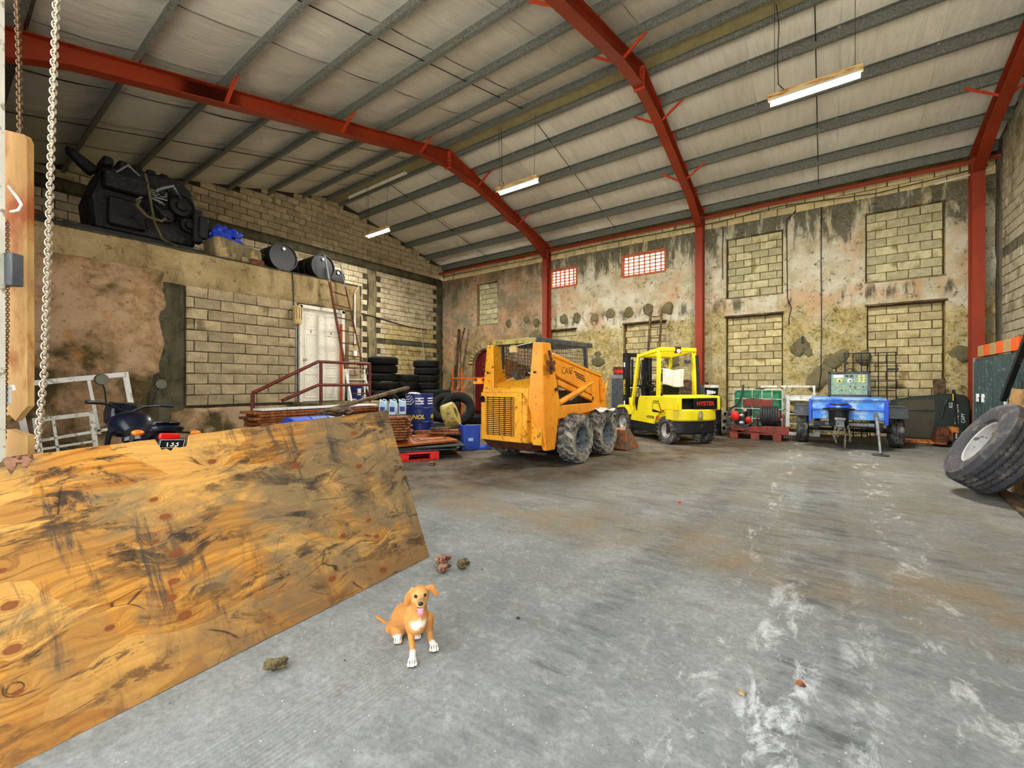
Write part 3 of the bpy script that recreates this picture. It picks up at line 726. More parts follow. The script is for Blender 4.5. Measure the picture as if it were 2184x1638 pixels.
# arched red door in the far corner
s = setting('door_2'); cxa = (ARX0+ARX1)/2
pts = [(ARX0,0),(ARX1,0)]+[(cxa+(ARX1-ARX0)/2*math.cos(q), 2.15+(ARZ-2.15)*math.sin(q)) for q in [PI*i/12 for i in range(13)]]
m = MB(); m.prism(pts, 14.12, 14.2, 'y'); m.obj('door_leaf', M['reddoor'], s)
for i in range(17):
    q = PI*(i+.5)/17; x0, z0 = cxa+1.04*math.cos(q), 2.15+.79*math.sin(q)
    m = MB().box((0,0,0), (.09,.10,.2)); o = m.obj('arch_brick', M['block_yellow'], s, .006); o.location = (x0, YB-.03, z0); o.rotation_euler = (0, -math.atan2(.79*math.sin(q)*.98, 1.04*math.cos(q))+PI/2, 0)
# front wall: out of view; left part and opening sized to steer the daylight
wf = setting('wall_front')
m = MB(); m.b2((XL-.25,YF-.22,0), (-6.2,YF,zr(YF)+.3)); m.obj('wall_core', M['mortar'], wf)
m = MB(); m.b2((-6.2,YF-.22,5.3), (XR+.25,YF,zr(YF)+.3)); m.obj('header', M['render'], wf)
# roof -----------------------------------------------------------------------------
ce = setting('ceiling')
m = MB(); m.prism([(YF-.3,zr(YF-.3)+.27),(RY,RZ+.27),(14.4,zr(14.4)+.27),(14.4,zr(14.4)+.33),(RY,RZ+.33),(YF-.3,zr(YF-.3)+.33)], XL-.4, XR+.4, 'x'); m.obj('roof_deck', M['galv'], ce)
PL = [-.2,.75,1.9,3.05,4.15,5.25,6.35,7.45,8.3]; PR = [8.76,9.6,10.7,11.8,12.9,13.85]
def pur_sec(y, sgn):
    z = zr(y); a, h, w, e = .008, .2, .07, .02
    return [(y-w*sgn,z),(y,z),(y,z+h-a),(y+w*sgn,z+h-a),(y+w*sgn,z+h),(y-a*sgn,z+h),(y-a*sgn,z+a),(y-w*sgn,z+a)]
for y in PL+PR:
    m = MB(); m.prism(pur_sec(y, 1 if y < RY else -1), XL+.0, XR, 'x'); m.obj('purlin', M['galv'], ce)
NS = 12; sw = (XR-XL)/NS
for side, YS_ in ((0, [YF]+PL), (1, PR+[13.98])):
    for k in range(NS):
        m = MB(); x0 = XL+sw*k; dz = random.uniform(-.008, .008)
        y0, y1 = (YF, RY) if side == 0 else (RY, 14.0)
        def f(u, v):
            y = y0+(y1-y0)*v; L = PL+[RY] if side == 0 else [RY]+PR
            lo = max([p for p in [YF-.4]+L if p <= y+1e-6]); hi = min([p for p in L+[14.4] if p > y-1e-6] or [14.4])
            ph = 0 if hi <= lo else (y-lo)/(hi-lo)
            sag = .035*math.sin(PI*ph)*(.7+.6*abs(noise.noise(V(k*3.1, y*.4, side))))
            wr_ = .012*noise.noise(V((x0+u*sw)*4.5, y*.9, side*9))*(1.6 if side == 0 else .6)*math.sin(PI*ph)
            lip = -.018 if u > .985 else 0
            return (x0+u*sw+(.02 if u > .985 else 0), y, zr(y)+.205-sag+wr_+lip+dz*math.sin(PI*ph))
        m.grid(f, 16, 60); m.obj('insulation_sheet', M['insul'], ce, ang=80)
for xm in (-11.35, -5.75, -.15):
    m = MB(); m.tube([(xm,y,zr(y)+.11) for y in (YF+.3,2,4,6,8.3)], .009, 6); m.obj('sag_rod', M['black'], ce)
    m = MB(); m.tube([(xm,y,zr(y)+.11) for y in (8.76,10,12,13.85)], .009, 6); m.obj('sag_rod', M['black'], ce)
m = MB().b2((XL,8.36,RZ+.02), (XR,8.72,RZ+.06)); m.obj('ridge_flashing', M['ridge'], ce)  # flat strip for the ridge flashing, its yellowish lighting put into the colour
m = MB(); m.tube([(XL,13.72,6.27),(XR,13.72,6.27)], .055, 12); m.obj('eave_strut', M['red'], ce)
m = MB(); m.tube([(XL,-.1,5.3),(XR,-.1,5.3)], .055, 12); m.obj('eave_strut', M['red'], ce)
# portal frames -----------------------------------------------------------------------
bolt_me = MB().cyl((0,0,0), (0,0,.02), .016, n=6).mesh('bolt', M['steel'])
def frame(X, label):
    t = thing('portal_frame', label, 'steel frame', (X, 13.7, 0), group=None)
    fw = .2; O = V(0, -13.7, 0)
    def strip(m, a, b, w=fw, th=.014): m.bar(V(0,a[0],a[1])+O, V(0,b[0],b[1])+O, w, th, (0, -(b[1]-a[1]), b[0]-a[0]))
    def web(m, poly): m.prism([(y-13.7, z) for y, z in poly], -.006, .006, 'x')
    # columns
    for (yc, y_in, ztop, nm) in ((13.88, 13.58, 6.38, 1), (-.30, .02, 5.62, 2)):
        m = MB(); web(m, [(yc,0),(y_in,0),(y_in,ztop-.45),(yc,ztop)]); strip(m, (yc,0), (yc,ztop)); strip(m, (y_in,0), (y_in,ztop-.42)); m.obj('column', M['red'], t)
        m = MB().box((0,(yc+y_in)/2-13.7,.01), (.3,.45,.02)); m.obj('base_plate', M['red'], t)
    for sd in (-1, 1):
        ye = 13.86 if sd > 0 else -.26
        def dp(y):
            q = abs(y-RY); e = abs(ye-y)
            return .27+max(0, .15*(1-q/.95))+max(0, .3*(1-e/1.35))
        ysn = [RY+(ye-RY)*k/24 for k in range(25)]
        top = [(y, zr(y)-.0) for y in ysn]; bot = [(y, zr(y)-dp(y)) for y in ysn]
        m = MB()
        for k in range(24): web(m, [top[k], top[k+1], bot[k+1], bot[k]])
        for k in range(24): strip(m, bot[k], bot[k+1])
        strip(m, top[0], top[-1]); m.obj('rafter', M['red'], t)
        yb = [2.4,4.4,6.6] if sd < 0 else [9.7,11.8]
        if sd < 0: yb = [3.05,5.25,7.45]
        for y in yb:
            for s2 in (-1, 1):
                m = MB(); a = V(s2*.08, y, zr(y)-dp(y)+.01)+O; b = V(s2*.55, y, zr(y)+.06)+O
                m.bar(a, b, .05, .006, (0,1,0)); m.bar(a+V(0,.025,0), b+V(0,.025,0), .006, .05, (0,1,0)); m.obj('fly_brace', M['redbright'], t)
        for y in (PL if sd < 0 else PR):
            m = MB(); m.box(V(.06, y+(.03 if sd < 0 else -.03), zr(y)+.08)+O, (.12,.008,.16)); m.obj('purlin_cleat', M['redbright'], t)
    m = MB().box(V(0,RY,RZ-.22)+O, (.22,.04,.5)); ep = m.obj('apex_plate', M['redbright'], t, .003)
    m = MB().box(V(0,13.66,5.98)+O, (.22,.06,.74)); e2 = m.obj('eave_plate', M['red'], t, .003)
    for s2 in (-.07, .07):
        for dz in (-.18,-.06,.06,.18):
            inst('bolt', bolt_me, ep, V(s2, RY-.02, RZ-.22+dz)+O, (PI/2,0,0)); inst('bolt', bolt_me, ep, V(s2, RY+.04, RZ-.22+dz)+O, (PI/2,0,0))
            inst('bolt', bolt_me, e2, V(s2, 13.63, 5.98+dz*1.6)+O, (PI/2,0,0))
    return t
frame(-8.42, 'red steel portal frame rising behind the orange loader')
frame(-3.04, 'red steel portal frame rising behind the yellow forklift')
frame(2.70, 'red steel portal frame beside the right-hand block wall')
# ------------------------------------------------------------------ hanging lamps
def lamp(x0, x1, label):
    z = 6.15; L = x1-x0; t = thing('hanging_lamp', label, 'ceiling lamp', ((x0+x1)/2, 8.5, z))
    m = MB(); m.b2((-L/2,-.055,.05), (L/2,.055,.09)); m.b2((-L/2,-.055,-.0), (L/2,-.035,.05)); m.b2((-L/2,.035,-.0), (L/2,.055,.05)); m.obj('timber_batten', M['pine'], t, .004)
    m = MB(); m.prism([(-.035,.03),(.035,.03),(.10,-.05),(.095,-.055),(.03,.02),(-.03,.02),(-.095,-.055),(-.10,-.05)], -L/2+.03, L/2-.03, 'x'); m.obj('reflector', M['lampw'], t)
    m = MB(); m.cyl((-L/2+.06,0,-.015), (L/2-.06,0,-.015), .014, n=10); m.obj('tube', M['tube'], t)
    for sx in (-1, 1):
        m = MB(); m.cyl((sx*L*.42,0,.09), (sx*L*.42,.05*sx,RZ+.1-z), .004, n=5); m.obj('hanging_wire', M['black'], t)
    m = MB(); m.tube([(-L*.3,0,.09),(-L*.38,.02,.25),(-L*.39,.03,.7),(-L*.37,.0,1.2),(-L*.41,.02,RZ+.1-z)], .007, 6); m.obj('power_cable', M['black'], t)
    li = bpy.data.lights.new('lamp_fill_light', 'AREA'); li.shape = 'RECTANGLE'; li.size = L-.12; li.size_y = .12; li.energy = LAMP_W*10; li.color = (1, .96, .88)  # added fill light under the hanging lamp, brightens the hall
    o = bpy.data.objects.new('lamp_fill_light', li); COL.objects.link(o); o.parent = t; o.location = (0,0,-.06)
lamp(-.80, .47, 'fluorescent lamp nearest the camera, hanging by wires over the open floor')
lamp(-6.68, -5.46, 'fluorescent lamp hanging between the two middle portal frames')
lamp(-12.15, -10.95, 'small distant fluorescent lamp hanging near the left block gable')
t = thing('lit_ridge_bar', 'long white painted bar standing for the lit ridge near the left gable', 'white bar', (-11.75, 8.62, 7.69)); m = MB(); m.prism([(-.045,.06),(.045,.06),(.03,0),(-.03,0)], -1.45, 1.45, 'x'); m.obj('strip_body', M['lampw'], t)  # white paint stands in for the brightly lit stretch of ridge
for x in (-1.46, 1.46): m = MB(); m.box((x,0,.03), (.03,.09,.07)); m.obj('end_cap', M['white'], t)
M['tyre_lug'] = mat_tyre('tyre_lug', (66,66,64), (150,146,134), .45, 12)
# ------------------------------------------------------------------ tyres
def tyre_prof(R, rim, w, sh=.75):
    h = w/2
    return [(rim,-h*.72),(rim+.02,-h*.86),(rim+(R-rim)*.35,-h),(rim+(R-rim)*sh,-h*.98),(R-.02*R,-h*.80),(R,-h*.66),(R,-h*.26),(R-.018,-h*.24),(R-.018,-h*.20),(R,-h*.18),(R,h*.18),(R-.018,h*.20),(R-.018,h*.24),(R,h*.26),(R,h*.66),(R-.02*R,h*.80),(rim+(R-rim)*sh,h*.98),(rim+(R-rim)*.35,h),(rim+.02,h*.86),(rim,h*.72)]
def tyre_mesh(R, rim, w, mat, n=40, axis='z'):
    return MB().lathe(tyre_prof(R, rim, w), axis=axis, n=n, closed=True).mesh('tyre', mat, 40)
T1 = tyre_mesh(.50, .27, .27, M['tyre_dark']); T2 = tyre_mesh(.42, .22, .23, M['tyre_dark'])
def tyre_thing(me, label, loc, rot=(0,0,0), group=None):
    o = link('tyre', me); o.location = loc; o.rotation_euler = rot; return tag(o, label, 'tyre', group)
def stack(x, y, n, me, w, where, z0=0.):
    for k in range(n):
        lb = ('topmost' if k == n-1 else ['bottom','second','third','fourth','fifth','sixth','seventh'][k])+' black tyre of the '+where
        g = 'tyres of the '+where
        tyre_thing(me, lb, (x+random.uniform(-.03,.03), y+random.uniform(-.03,.03), z0+w/2+k*w), (0,0,random.random()*6), g)
stack(-12.35, 9.35, 8, T1, .281, 'tall tyre stack behind the stair rail end')
stack(-12.55, 11.55, 8, T1, .278, 'tall narrow-topped tyre stack near the far corner')
stack(-12.5, 10.45, 6, T1, .278, 'lower tyre stack between the two tall stacks')
stack(-13.42, 12.3, 6, T1, .278, 'lower tyre stack beside the far corner scaffold')
stack(-11.3, 10.9, 4, T1, .278, 'short tyre stack in front of the tall stacks')
tyre_thing(T1, 'large black tyre standing on edge behind the stair rail post', (-11.2, 8.55, .62), (PI/2*.93, 0, .75))
for lb, x, y, z, r, me in [
    ('black tyre lying flat behind the blue drum', -10.1, 8.3, .14, (0,0,0), T1),
    ('black tyre lying on another behind the blue drum', -10.05, 8.35, .42, (0,.02,0), T1),
    ('black tyre leaning with its dark hole towards the loader', -8.55, 9.05, .60, (1.15,.1,.55), T1),
    ('black tyre lying flat under the leaning tyres beside the loader', -8.15, 8.0, .14, (0,0,0), T1),
    ('black tyre tilted against the pile right of the blue drum', -9.55, 9.55, .60, (.95,.25,.2), T1),
    ('black tyre half hidden behind the leaning tyre beside the loader', -8.1, 10.3, .5, (1.35,0,1.1), T1),
    ('black tyre lying on the pile left of the arched red door', -9.6, 11.0, .14, (0,0,0), T1),
    ('small black tyre on the floor behind the blue crate', -7.15, 7.55, .12, (0,0,0), T2)]:
    tyre_thing(me, lb, (x, y, z), r)
# dusty loader tyre with chevron lugs
def lug_tyre(R, rim, w, nl=18):
    mb = MB().lathe([(rim,-w*.36),(rim+.015,-w*.44),(rim+(R-rim)*.4,-w*.5),(R*.90,-w*.49),(R*.945,-w*.40),(R*.945,w*.40),(R*.90,w*.49),(rim+(R-rim)*.4,w*.5),(rim+.015,w*.44),(rim,w*.36)], axis='x', n=36, closed=True)
    for i in range(nl):
        for sd in (-1, 1):
            a0 = 2*PI*(i+(.5 if sd > 0 else 0))/nl; pts = []
            for (h, da) in ((.03,.0), (.22,.07), (.49,.15)):
                pts.append((sd*w*h, a0+da*1.1))
            for k in range(2):
                (h0, b0), (h1, b1) = pts[k], pts[k+1]; wd = .082; q = []
                for rr in (R*.93, R):
                    dr = -.02 if (rr == R and k == 1) else 0
                    e = .9 if rr == R else 1.15
                    for (h, b, d_) in ((h0,b0,0), (h1,b1,dr)):
                        for s2 in (-1, 1):
                            aa = b+s2*wd*e; q.append(V(h, (rr+d_)*math.cos(aa), (rr+d_)*math.sin(aa)))
                mb.add(q, [(0,1,3,2),(4,6,7,5),(0,4,5,1),(2,3,7,6),(0,2,6,4),(1,5,7,3)])
    me = mb.mesh('tyre', M['tyre_dusty'], 30); me.materials.append(M['tyre_lug'])
    for p in me.polygons:
        c_ = p.center
        if math.hypot(c_.y, c_.z) > R*.962: p.material_index = 1
    return me
LUG = lug_tyre(.42, .225, .31)
def rim_mesh(r, w, mat, name='wheel_rim', holes=0):
    mb = MB().lathe([(0,w*.05),(r*.28,w*.05),(r*.3,w*.16),(r*.36,w*.16),(r*.38,w*.0),(r*.75,-w*.08),(r*.86,w*.1),(r*.9,w*.42),(r*1.03,w*.46),(r*1.03,w*.40),(r*.93,w*.36),(r*.93,-w*.4),(0,-w*.4)], axis='x', n=28)
    for i in range(8):
        a = 2*PI*i/8; mb.cyl((w*.0,r*.52*math.cos(a),r*.52*math.sin(a)), (w*.06,r*.52*math.cos(a),r*.52*math.sin(a)), r*.055, n=6)
    return mb.mesh(name, mat, 35)
def wheel(parent, loc, tme, rme, flip=False, rz=0):
    """wheel part: tyre mesh with its rim as sub-part; axle along local x"""
    o = inst('tyre', tme, parent, loc, (random.random()*6 if False else 0, 0, (PI if flip else 0)+rz)); link('wheel_rim', rme, o); return o

# ------------------------------------------------------------------ skid steer loader
SX, SY0 = -4.13, 0.0
sk = thing('skid_steer_loader', 'worn orange-yellow skid steer loader with barred rear grille and lugged tyres', 'loader', (SX, 7.0, 0)); LO = V(SX, 7.0, 0)
Y, O_ = M['yellow'], M['orange']
def L(x, y, z): return V(x, y-7.0, z)          # x relative to the machine's centre line, y in world
RIM = rim_mesh(.225, .3, M['wheel'])
for y in (6.52, 7.58):
    wheel(sk, L(.70,y,.42), LUG, RIM); wheel(sk, L(-.70,y,.42), LUG, RIM, True)
m = MB(); m.prism([(5.72-7,.36),(8.05-7,.34),(8.15-7,.55),(8.1-7,.93),(5.7-7,.96)], -.54, .54, 'x'); m.obj('chassis', Y, sk, .012)
# engine housing: rear door with its grille, bowed out below
m = MB(); prof = [(5.58,.98),(5.62,1.26),(5.74,1.36),(6.3,1.47),(6.3,.3),(5.75,.30),(5.58,.42)]
m.prism([(y-7, z) for y, z in prof], -.60, .34, 'x'); eh = m.obj('engine_cover', Y, sk, .02)
m = MB(); m.b2(L(-.58,5.555,.40), L(.26,5.585,1.2)); door = m.obj('rear_door', Y, sk, .012)
m = MB(); m.b2(L(-.46,5.548,.50), L(.12,5.556,1.12)); gp = m.obj('grille_back', M['ktext'], door)
bar_me = MB().b2((-.295,-.004,-.008), (.295,.010,.008)).mesh('grille_bar', Y)
for i in range(19): inst('grille_bar', bar_me, gp, L(-.17,5.54,.52+.032*i))
vb = MB().b2((-.005,-.006,-.32), (.005,.006,.32)).mesh('grille_upright', M['rust'])
for i in range(5): inst('grille_upright', vb, gp, L(-.41+.12*i,5.535,.81))
for k, z in enumerate((.55, 1.08)):
    m = MB(); m.box(L(.30,5.56,z), (.10,.05,.03)); m.cyl(L(.31,5.55,z-.06), L(.31,5.55,z+.06), .014, n=8); m.obj('hinge', Y, door)
m = MB(); m.lathe([(.0,-.02),(.045,-.02),(.058,0),(.058,.02)], L(-.545,5.55,1.08), 'y', 18); m.obj('lamp_hole', M['blackgloss'], eh)
m = MB(); m.prism([(5.60-7,.40),(5.80-7,.24),(6.35-7,.24),(6.35-7,.42)], -.58, .36, 'x'); m.obj('belly_plate', M['rust'], sk, .01)
m = MB(); m.cyl(L(-.12,6.02,1.42), L(-.12,5.90,1.50), .045, .055, 12); m.cyl(L(-.04,6.02,1.42), L(-.02,6.02,1.46), .02, n=8); m.obj('filler_cap', M['darkgrey'], eh)
# corner towers: six-sided wedges, widest at arm height
def tower(sd):
    s = sd
    rings = []    # z, inner x rear, outer x rear, y rear, y front, outer x front
    for z, xi, xo, yr, yf in ((.27,.50,.57,5.80,6.02), (1.02,.34,.62,5.60,6.10), (1.99,.40,.56,5.66,5.90)):
        rings.append([L(s*xi,yr,z), L(s*xo,yr+.03,z), L(s*(xo+.03),yf,z), L(s*(xi),yf,z)])
    m = MB(); vs_ = [p for r in rings for p in r]; fs = [(0,1,2,3),(8,11,10,9)]
    for k in range(2):
        for i in range(4):
            j = (i+1) % 4; fs.append((4*k+i, 4*k+j, 4*k+4+j, 4*k+4+i))
    m.add(vs_, fs); o = m.obj('corner_tower', O_ if sd > 0 else Y, sk, .012)
    m = MB(); m.lathe([(0,0),(.02,0),(.02,.012),(0,.012)], L(s*.47,5.60,1.52), 'y', 10); m.obj('slot', M['ktext'], o)
    m = MB()      # welded star-shaped plate and pivot pin
    for a in (0, 1.05, 2.1): m.box(L(s*.645,5.82,1.62), (.02,.06,.26), (a,0,0))
    m.cyl(L(s*.63,5.82,1.62), L(s*.68,5.82,1.62), .04, n=10); m.obj('pivot_plate', M['rust'], o)
    m = MB(); m.box(L(s*.63,5.80,1.80), (.02,.05,.13), (.4,0,0)); m.cyl(L(s*.62,5.80,1.80), L(s*.65,5.80,1.80), .03, n=8); m.obj('pin', M['rust'], o)
    m = MB(); m.cyl(L(s*.62,5.98,1.25), L(s*.66,5.98,1.25), .03, n=10); m.obj('pin', M['rust'], o)
tower(1); tower(-1)
# cab: roof, pillars, mesh sides
m = MB(); m.prism([(5.76-7,1.99),(5.78-7,2.09),(7.75-7,2.13),(7.78-7,2.05),(7.6-7,2.03)], -.47, .43, 'x'); m.obj('cab_roof', M['darkgrey'], sk, .012)
m = MB(); m.b2(L(-.47,5.755,2.0), L(.40,5.77,2.08)); tag(m.obj('roof_edge', M['ychain'], sk), 'worn pale yellow edge strip')
for sd in (-1, 1):
    m = MB(); m.bar(L(sd*.42,7.55,1.1), L(sd*.42,7.45,2.05), .07, .06); m.obj('cab_pillar', M['darkgrey'], sk)
    m = MB(); m.bar(L(sd*.42,5.92,1.3), L(sd*.42,5.90,2.05), .06, .09); m.obj('cab_pillar', M['darkgrey'], sk)
    m = MB(); m.b2(L(sd*.41,5.9,.9), L(sd*.44,7.9,1.22)); m.obj('cab_side', M['darkgrey'], sk)
    m = MB()
    for i in range(24): m.bar(L(sd*.43,5.95+.065*i,1.2), L(sd*.43,5.95+.065*i,2.03), .007)
    for i in range(13): m.bar(L(sd*.43,5.95,1.22+.065*i), L(sd*.43,7.5,1.22+.065*i), .007)
    m.obj('side_mesh', M['darkgrey'], sk)
m = MB()
for i in range(13): m.bar(L(-.4+.066*i,5.93,1.45), L(-.4+.066*i,5.93,2.0), .006)
for i in range(9): m.bar(L(-.42,5.93,1.47+.065*i), L(.42,5.93,1.47+.065*i), .006)
m.obj('rear_mesh', M['darkgrey'], sk)
m = MB(); m.b2(L(-.28,6.55,.95), L(.28,7.0,1.1)); m.b2(L(-.28,6.4,1.0), L(.28,6.52,1.55)); m.obj('seat', M['blackgloss'], sk, .03)
m = MB(); m.box(L(-.02,5.74,1.95), (.10,.06,.05)); m.box(L(0,5.71,1.905), (.15,.06,.10), (.25,0,0)); wl_ = m.obj('work_lamp', M['cream'], sk, .006)
m = MB(); m.tube([L(.05,5.73,1.96),L(.2,5.72,1.98),L(.33,5.74,2.0)], .006, 5); m.obj('lamp_wire', M['white'], sk)
m = MB(); m.cyl(L(.42,7.78,1.86), L(.42,7.86,1.86), .04, n=10); m.obj('front_lamp', M['steel'], sk)
m = MB(); m.cyl(L(-.66,5.62,1.36), L(-.66,5.62,1.43), .05, n=12); m.box(L(-.68,5.62,1.36), (.2,.07,.05)); m.obj('latch', O_, sk)
# lift arms
for sd in (-1, 1):
    xa, xb = (.50, .60) if sd > 0 else (-.60, -.50)
    arm = [(5.86,1.80),(5.84,1.60),(6.1,1.46),(7.42,1.12),(7.72,.92),(7.92,.62),(8.02,.62),(8.02,1.0),(7.90,1.42),(7.80,1.50),(6.0,1.84)]
    m = MB(); m.prism([(y-7, z) for y, z in arm], xa, xb, 'x'); am = m.obj('lift_arm', O_, sk, .012)
    m = MB(); m.bar(L(sd*.565,5.95,1.80), L(sd*.565,7.78,1.49), .10, .05); m.obj('arm_rail', O_, am, .006)
    m = MB(); m.bar(L(sd*.58,6.12,1.36), L(sd*.58,7.42,1.05), .07, .09); m.obj('lower_link', O_, am, .01)
    m = MB(); m.prism([(y-7, z) for y, z in [(7.36,1.28),(7.44,1.34),(7.56,1.32),(7.66,1.2),(7.66,1.0),(7.5,.92),(7.36,1.0)]], xb if sd > 0 else xa-.015, xb+.015 if sd > 0 else xa, 'x'); m.obj('arm_gusset', O_, am, .004)
    m = MB(); m.cyl(L(sd*.60,6.13,1.02), L(sd*.60,7.08,1.27), .05, n=14); m.cyl(L(sd*.60,7.08,1.27), L(sd*.60,7.4,1.36), .026, n=10); m.obj('lift_cylinder', O_, am)
    m = MB(); m.cyl(L(sd*.62,6.5,1.06), L(sd*.62,6.9,1.19), .014, n=8); m.obj('hydraulic_pipe', M['steel'], am)
    m = MB(); m.bar(L(sd*.64,7.70,1.46), L(sd*.64,7.76,1.0), .03); m.bar(L(sd*.64,7.76,1.0), L(sd*.64,8.0,1.40), .03); m.obj('tilt_link', O_, am)
    m = MB(); m.prism([(y-7, z) for y, z in [(6.05,.98),(7.95,.98),(8.02,.86),(6.05,.76)]], sd*.56 if sd > 0 else -.62, .62 if sd > 0 else -.56, 'x'); m.obj('fender', O_, sk, .008)
m = MB(); m.b2(L(-.5,7.9,.6), L(.5,8.05,.9)); m.obj('cross_tube', O_, sk, .01)
text_obj('CASE', .17, M['ktext'], sk, L(.604,6.42,1.555), (PI/2-.0, -.0, PI/2), ext=.001, bold=-.004)
for k in range(3):
    m = MB(); m.bar(L(.602,6.66+.05*k,1.57-.045*k-.02), L(.602,7.05+.03*k,1.49-.045*k-.02), .003, .018, (0,0,1)); m.obj('stripe', M['ktext'], sk)
# bucket on the floor in front of the loader
bp = [(8.16,.04),(8.16,.42),(8.24,.46),(8.30,.40),(8.28,.12),(8.86,.03),(8.86,.0),(8.22,.0)]
m = MB(); m.prism([(y-7, z) for y, z in bp], -.95, .95, 'x'); bk = m.obj('bucket', M['bucket'], sk, .006)
for sd in (-1, 1):
    m = MB(); m.prism([(8.18-7,.02),(8.20-7,.46),(8.34-7,.44),(8.86-7,.05),(8.86-7,.0)], sd*.93, sd*.96, 'x'); m.obj('bucket_side', M['bucket'], bk)
m = MB()
m.grid(lambda u, v: (-3.55+.36*(u-.0), 7.42+.30*v, .855+.035*math.sin(u*9)*math.cos(v*7)-.10*max(0, abs(v-.5)-.32)), 14, 10)
o = m.obj('rag', M['cloth']); sm = o.modifiers.new('solid', 'SOLIDIFY'); sm.thickness = .01; tag(o, 'crumpled white rag lying on the loader front tyre', 'rag')
# ------------------------------------------------------------------ forklift (x forward, y left, origin under the rear axle)
FA = math.atan2(.6, -.8)
fk = thing('forklift', 'bright yellow counterbalance forklift with black mast and open overhead guard', 'forklift', (-2.63, 10.24, 0), FA)
FY, K = M['fyellow'], M['black']
def ftyre(R, rim, w):
    mb = MB().lathe(tyre_prof(R, rim, w, .8), axis='y', n=36, closed=True)
    for i in range(20):
        for sd in (-1, 1):
            a = 2*PI*(i+(.5 if sd > 0 else 0))/20
            mb.box(V(math.cos(a)*(R-.008), sd*w*.32, math.sin(a)*(R-.008)), (.05,w*.34,R*.16), Matrix.Rotation(-a, 3, 'Y'))
    return mb.mesh('tyre', M['tyre_fork'], 30)
def fwheel(R, rim, w, loc, sd):
    o = inst('tyre', ftyre(R, rim, w), fk, loc)
    m = MB().lathe([(0,sd*w*.30),(rim*.3,sd*w*.30),(rim*.34,sd*w*.22),(rim*.6,sd*w*.16),(rim*.8,sd*w*.30),(rim*1.02,sd*w*.38),(rim*1.02,-sd*w*.3)], axis='y', n=24)
    for i in range(6):
        a = 2*PI*i/6; m.cyl((rim*.5*math.cos(a),sd*w*.16,rim*.5*math.sin(a)), (rim*.5*math.cos(a),sd*w*.25,rim*.5*math.sin(a)), .016, n=6)
    m.obj('wheel_rim', M['wheelw'], o)
for sd in (-1, 1):
    fwheel(.295, .155, .2, (-.10, sd*.46, .295), sd); fwheel(.34, .18, .22, (1.60, sd*.50, .34), sd)
# counterweight with rounded back, dark grille opening and tow pin pocket
def cw(name, prof, y0, y1, z0, z1, mat, parent=fk, bev=.03):
    m = MB(); m.prism(prof, z0, z1, 'z'); return m.obj(name, mat, parent, bev)
plan = [(-.10,.56),(-.38,.56),(-.50,.46),(-.56,.25),(-.56,-.25),(-.50,-.46),(-.38,-.56),(-.10,-.56)]
cwt = cw('counterweight', plan, 0, 0, .52, .78, FY)
cw('counterweight_base', [(x*.96, y*.97) for x, y in plan], 0, 0, .24, .53, K, fk, .03)
m = MB(); m.prism([(-.55,1.02),(-.53,1.05),(-.48,1.07),(.0,1.085),(.0,1.03),(-.46,1.01)], -.55, .55, 'y'); m.obj('rear_hood', FY, fk, .012)
for sd in (-1, 1):
    m = MB(); m.prism([(-.54,sd*.56),(-.10,sd*.56),(-.10,sd*.50),(-.46,sd*.50),(-.55,sd*.46)], .76, 1.04, 'z'); m.obj('rear_post', FY, fk, .01)
m = MB(); m.b2((-.47,-.50,.78), (-.40,.50,1.03)); gr = m.obj('radiator_grille', M['blackgloss'], fk)
text_obj('HYSTER', .125, M['rtext'], fk, (-.555,-.14,.90), (PI/2,0,-PI/2), bold=.004, sx=1.05)
m = MB(); m.b2((-.55,-.46,.79), (-.535,.16,1.01)); m.obj('name_panel', M['blackgloss'], fk, .004)
m = MB(); m.b2((-.575,-.07,.54), (-.545,.07,.72)); m.obj('tow_pocket', M['ychain'], cwt, .01)
m = MB(); m.lathe([(0,.0),(.02,.0),(.02,.14),(.03,.15),(0,.15)], (-.575,0,.60), 'z', 10); m.obj('tow_pin', M['steel'], cwt)
# body sides
for sd in (-1, 1):
    side = [(-.10,.52),(-.10,1.06),(.88,1.04),(.95,.98),(1.02,.62),(1.18,.55),(1.28,.60),(1.28,.34),(.36,.34),(.28,.56),(.14,.66),(-.08,.66)]
    side = [(-.12,.70),(-.12,1.06),(.86,1.04),(.93,.98),(1.00,.66),(1.22,.60),(1.30,.42),(.30,.40),(.21,.58),(.06,.68)]
    m = MB(); m.prism(side, sd*.52, sd*.56, 'y'); m.obj('side_panel', FY, fk, .01)
    m = MB(); m.prism([(1.24,.56),(1.32,.70),(1.50,.78),(1.75,.78),(1.86,.74),(1.86,.70),(1.5,.73),(1.36,.64),(1.30,.54)], sd*.40, sd*.60, 'y'); m.obj('fender', FY, fk, .008)
    m = MB(); m.prism([(1.10,.58),(1.18,.72),(1.27,.98),(1.36,.98),(1.34,.72),(1.30,.56)], sd*.46, sd*.56, 'y'); m.obj('cowl', FY, fk, .008)
    m = MB(); m.b2((.25,sd*.54,.20), (1.28,sd*.40,.42)); m.obj('sill', K, fk, .02)
    # overhead guard legs
    m = MB(); m.bar((.22,sd*.50,1.0), (.22,sd*.48,2.10), .07, .09); m.obj('guard_leg', FY, fk, .008)
    m = MB(); m.bar((1.28,sd*.52,.66), (1.04,sd*.48,2.02), .06, .09); m.obj('guard_leg', FY, fk, .008)
    m = MB(); m.bar((1.06,sd*.48,2.02), (.18,sd*.48,2.13), .05, .08); m.obj('guard_rail', FY, fk, .008)
m = MB(); m.b2((.36,-.52,.40), (1.0,.52,1.02)); m.obj('engine_box', FY, fk, .03)
m = MB(); m.b2((.9,-.5,.38), (1.5,.5,.46)); m.obj('floor_plate', K, fk)
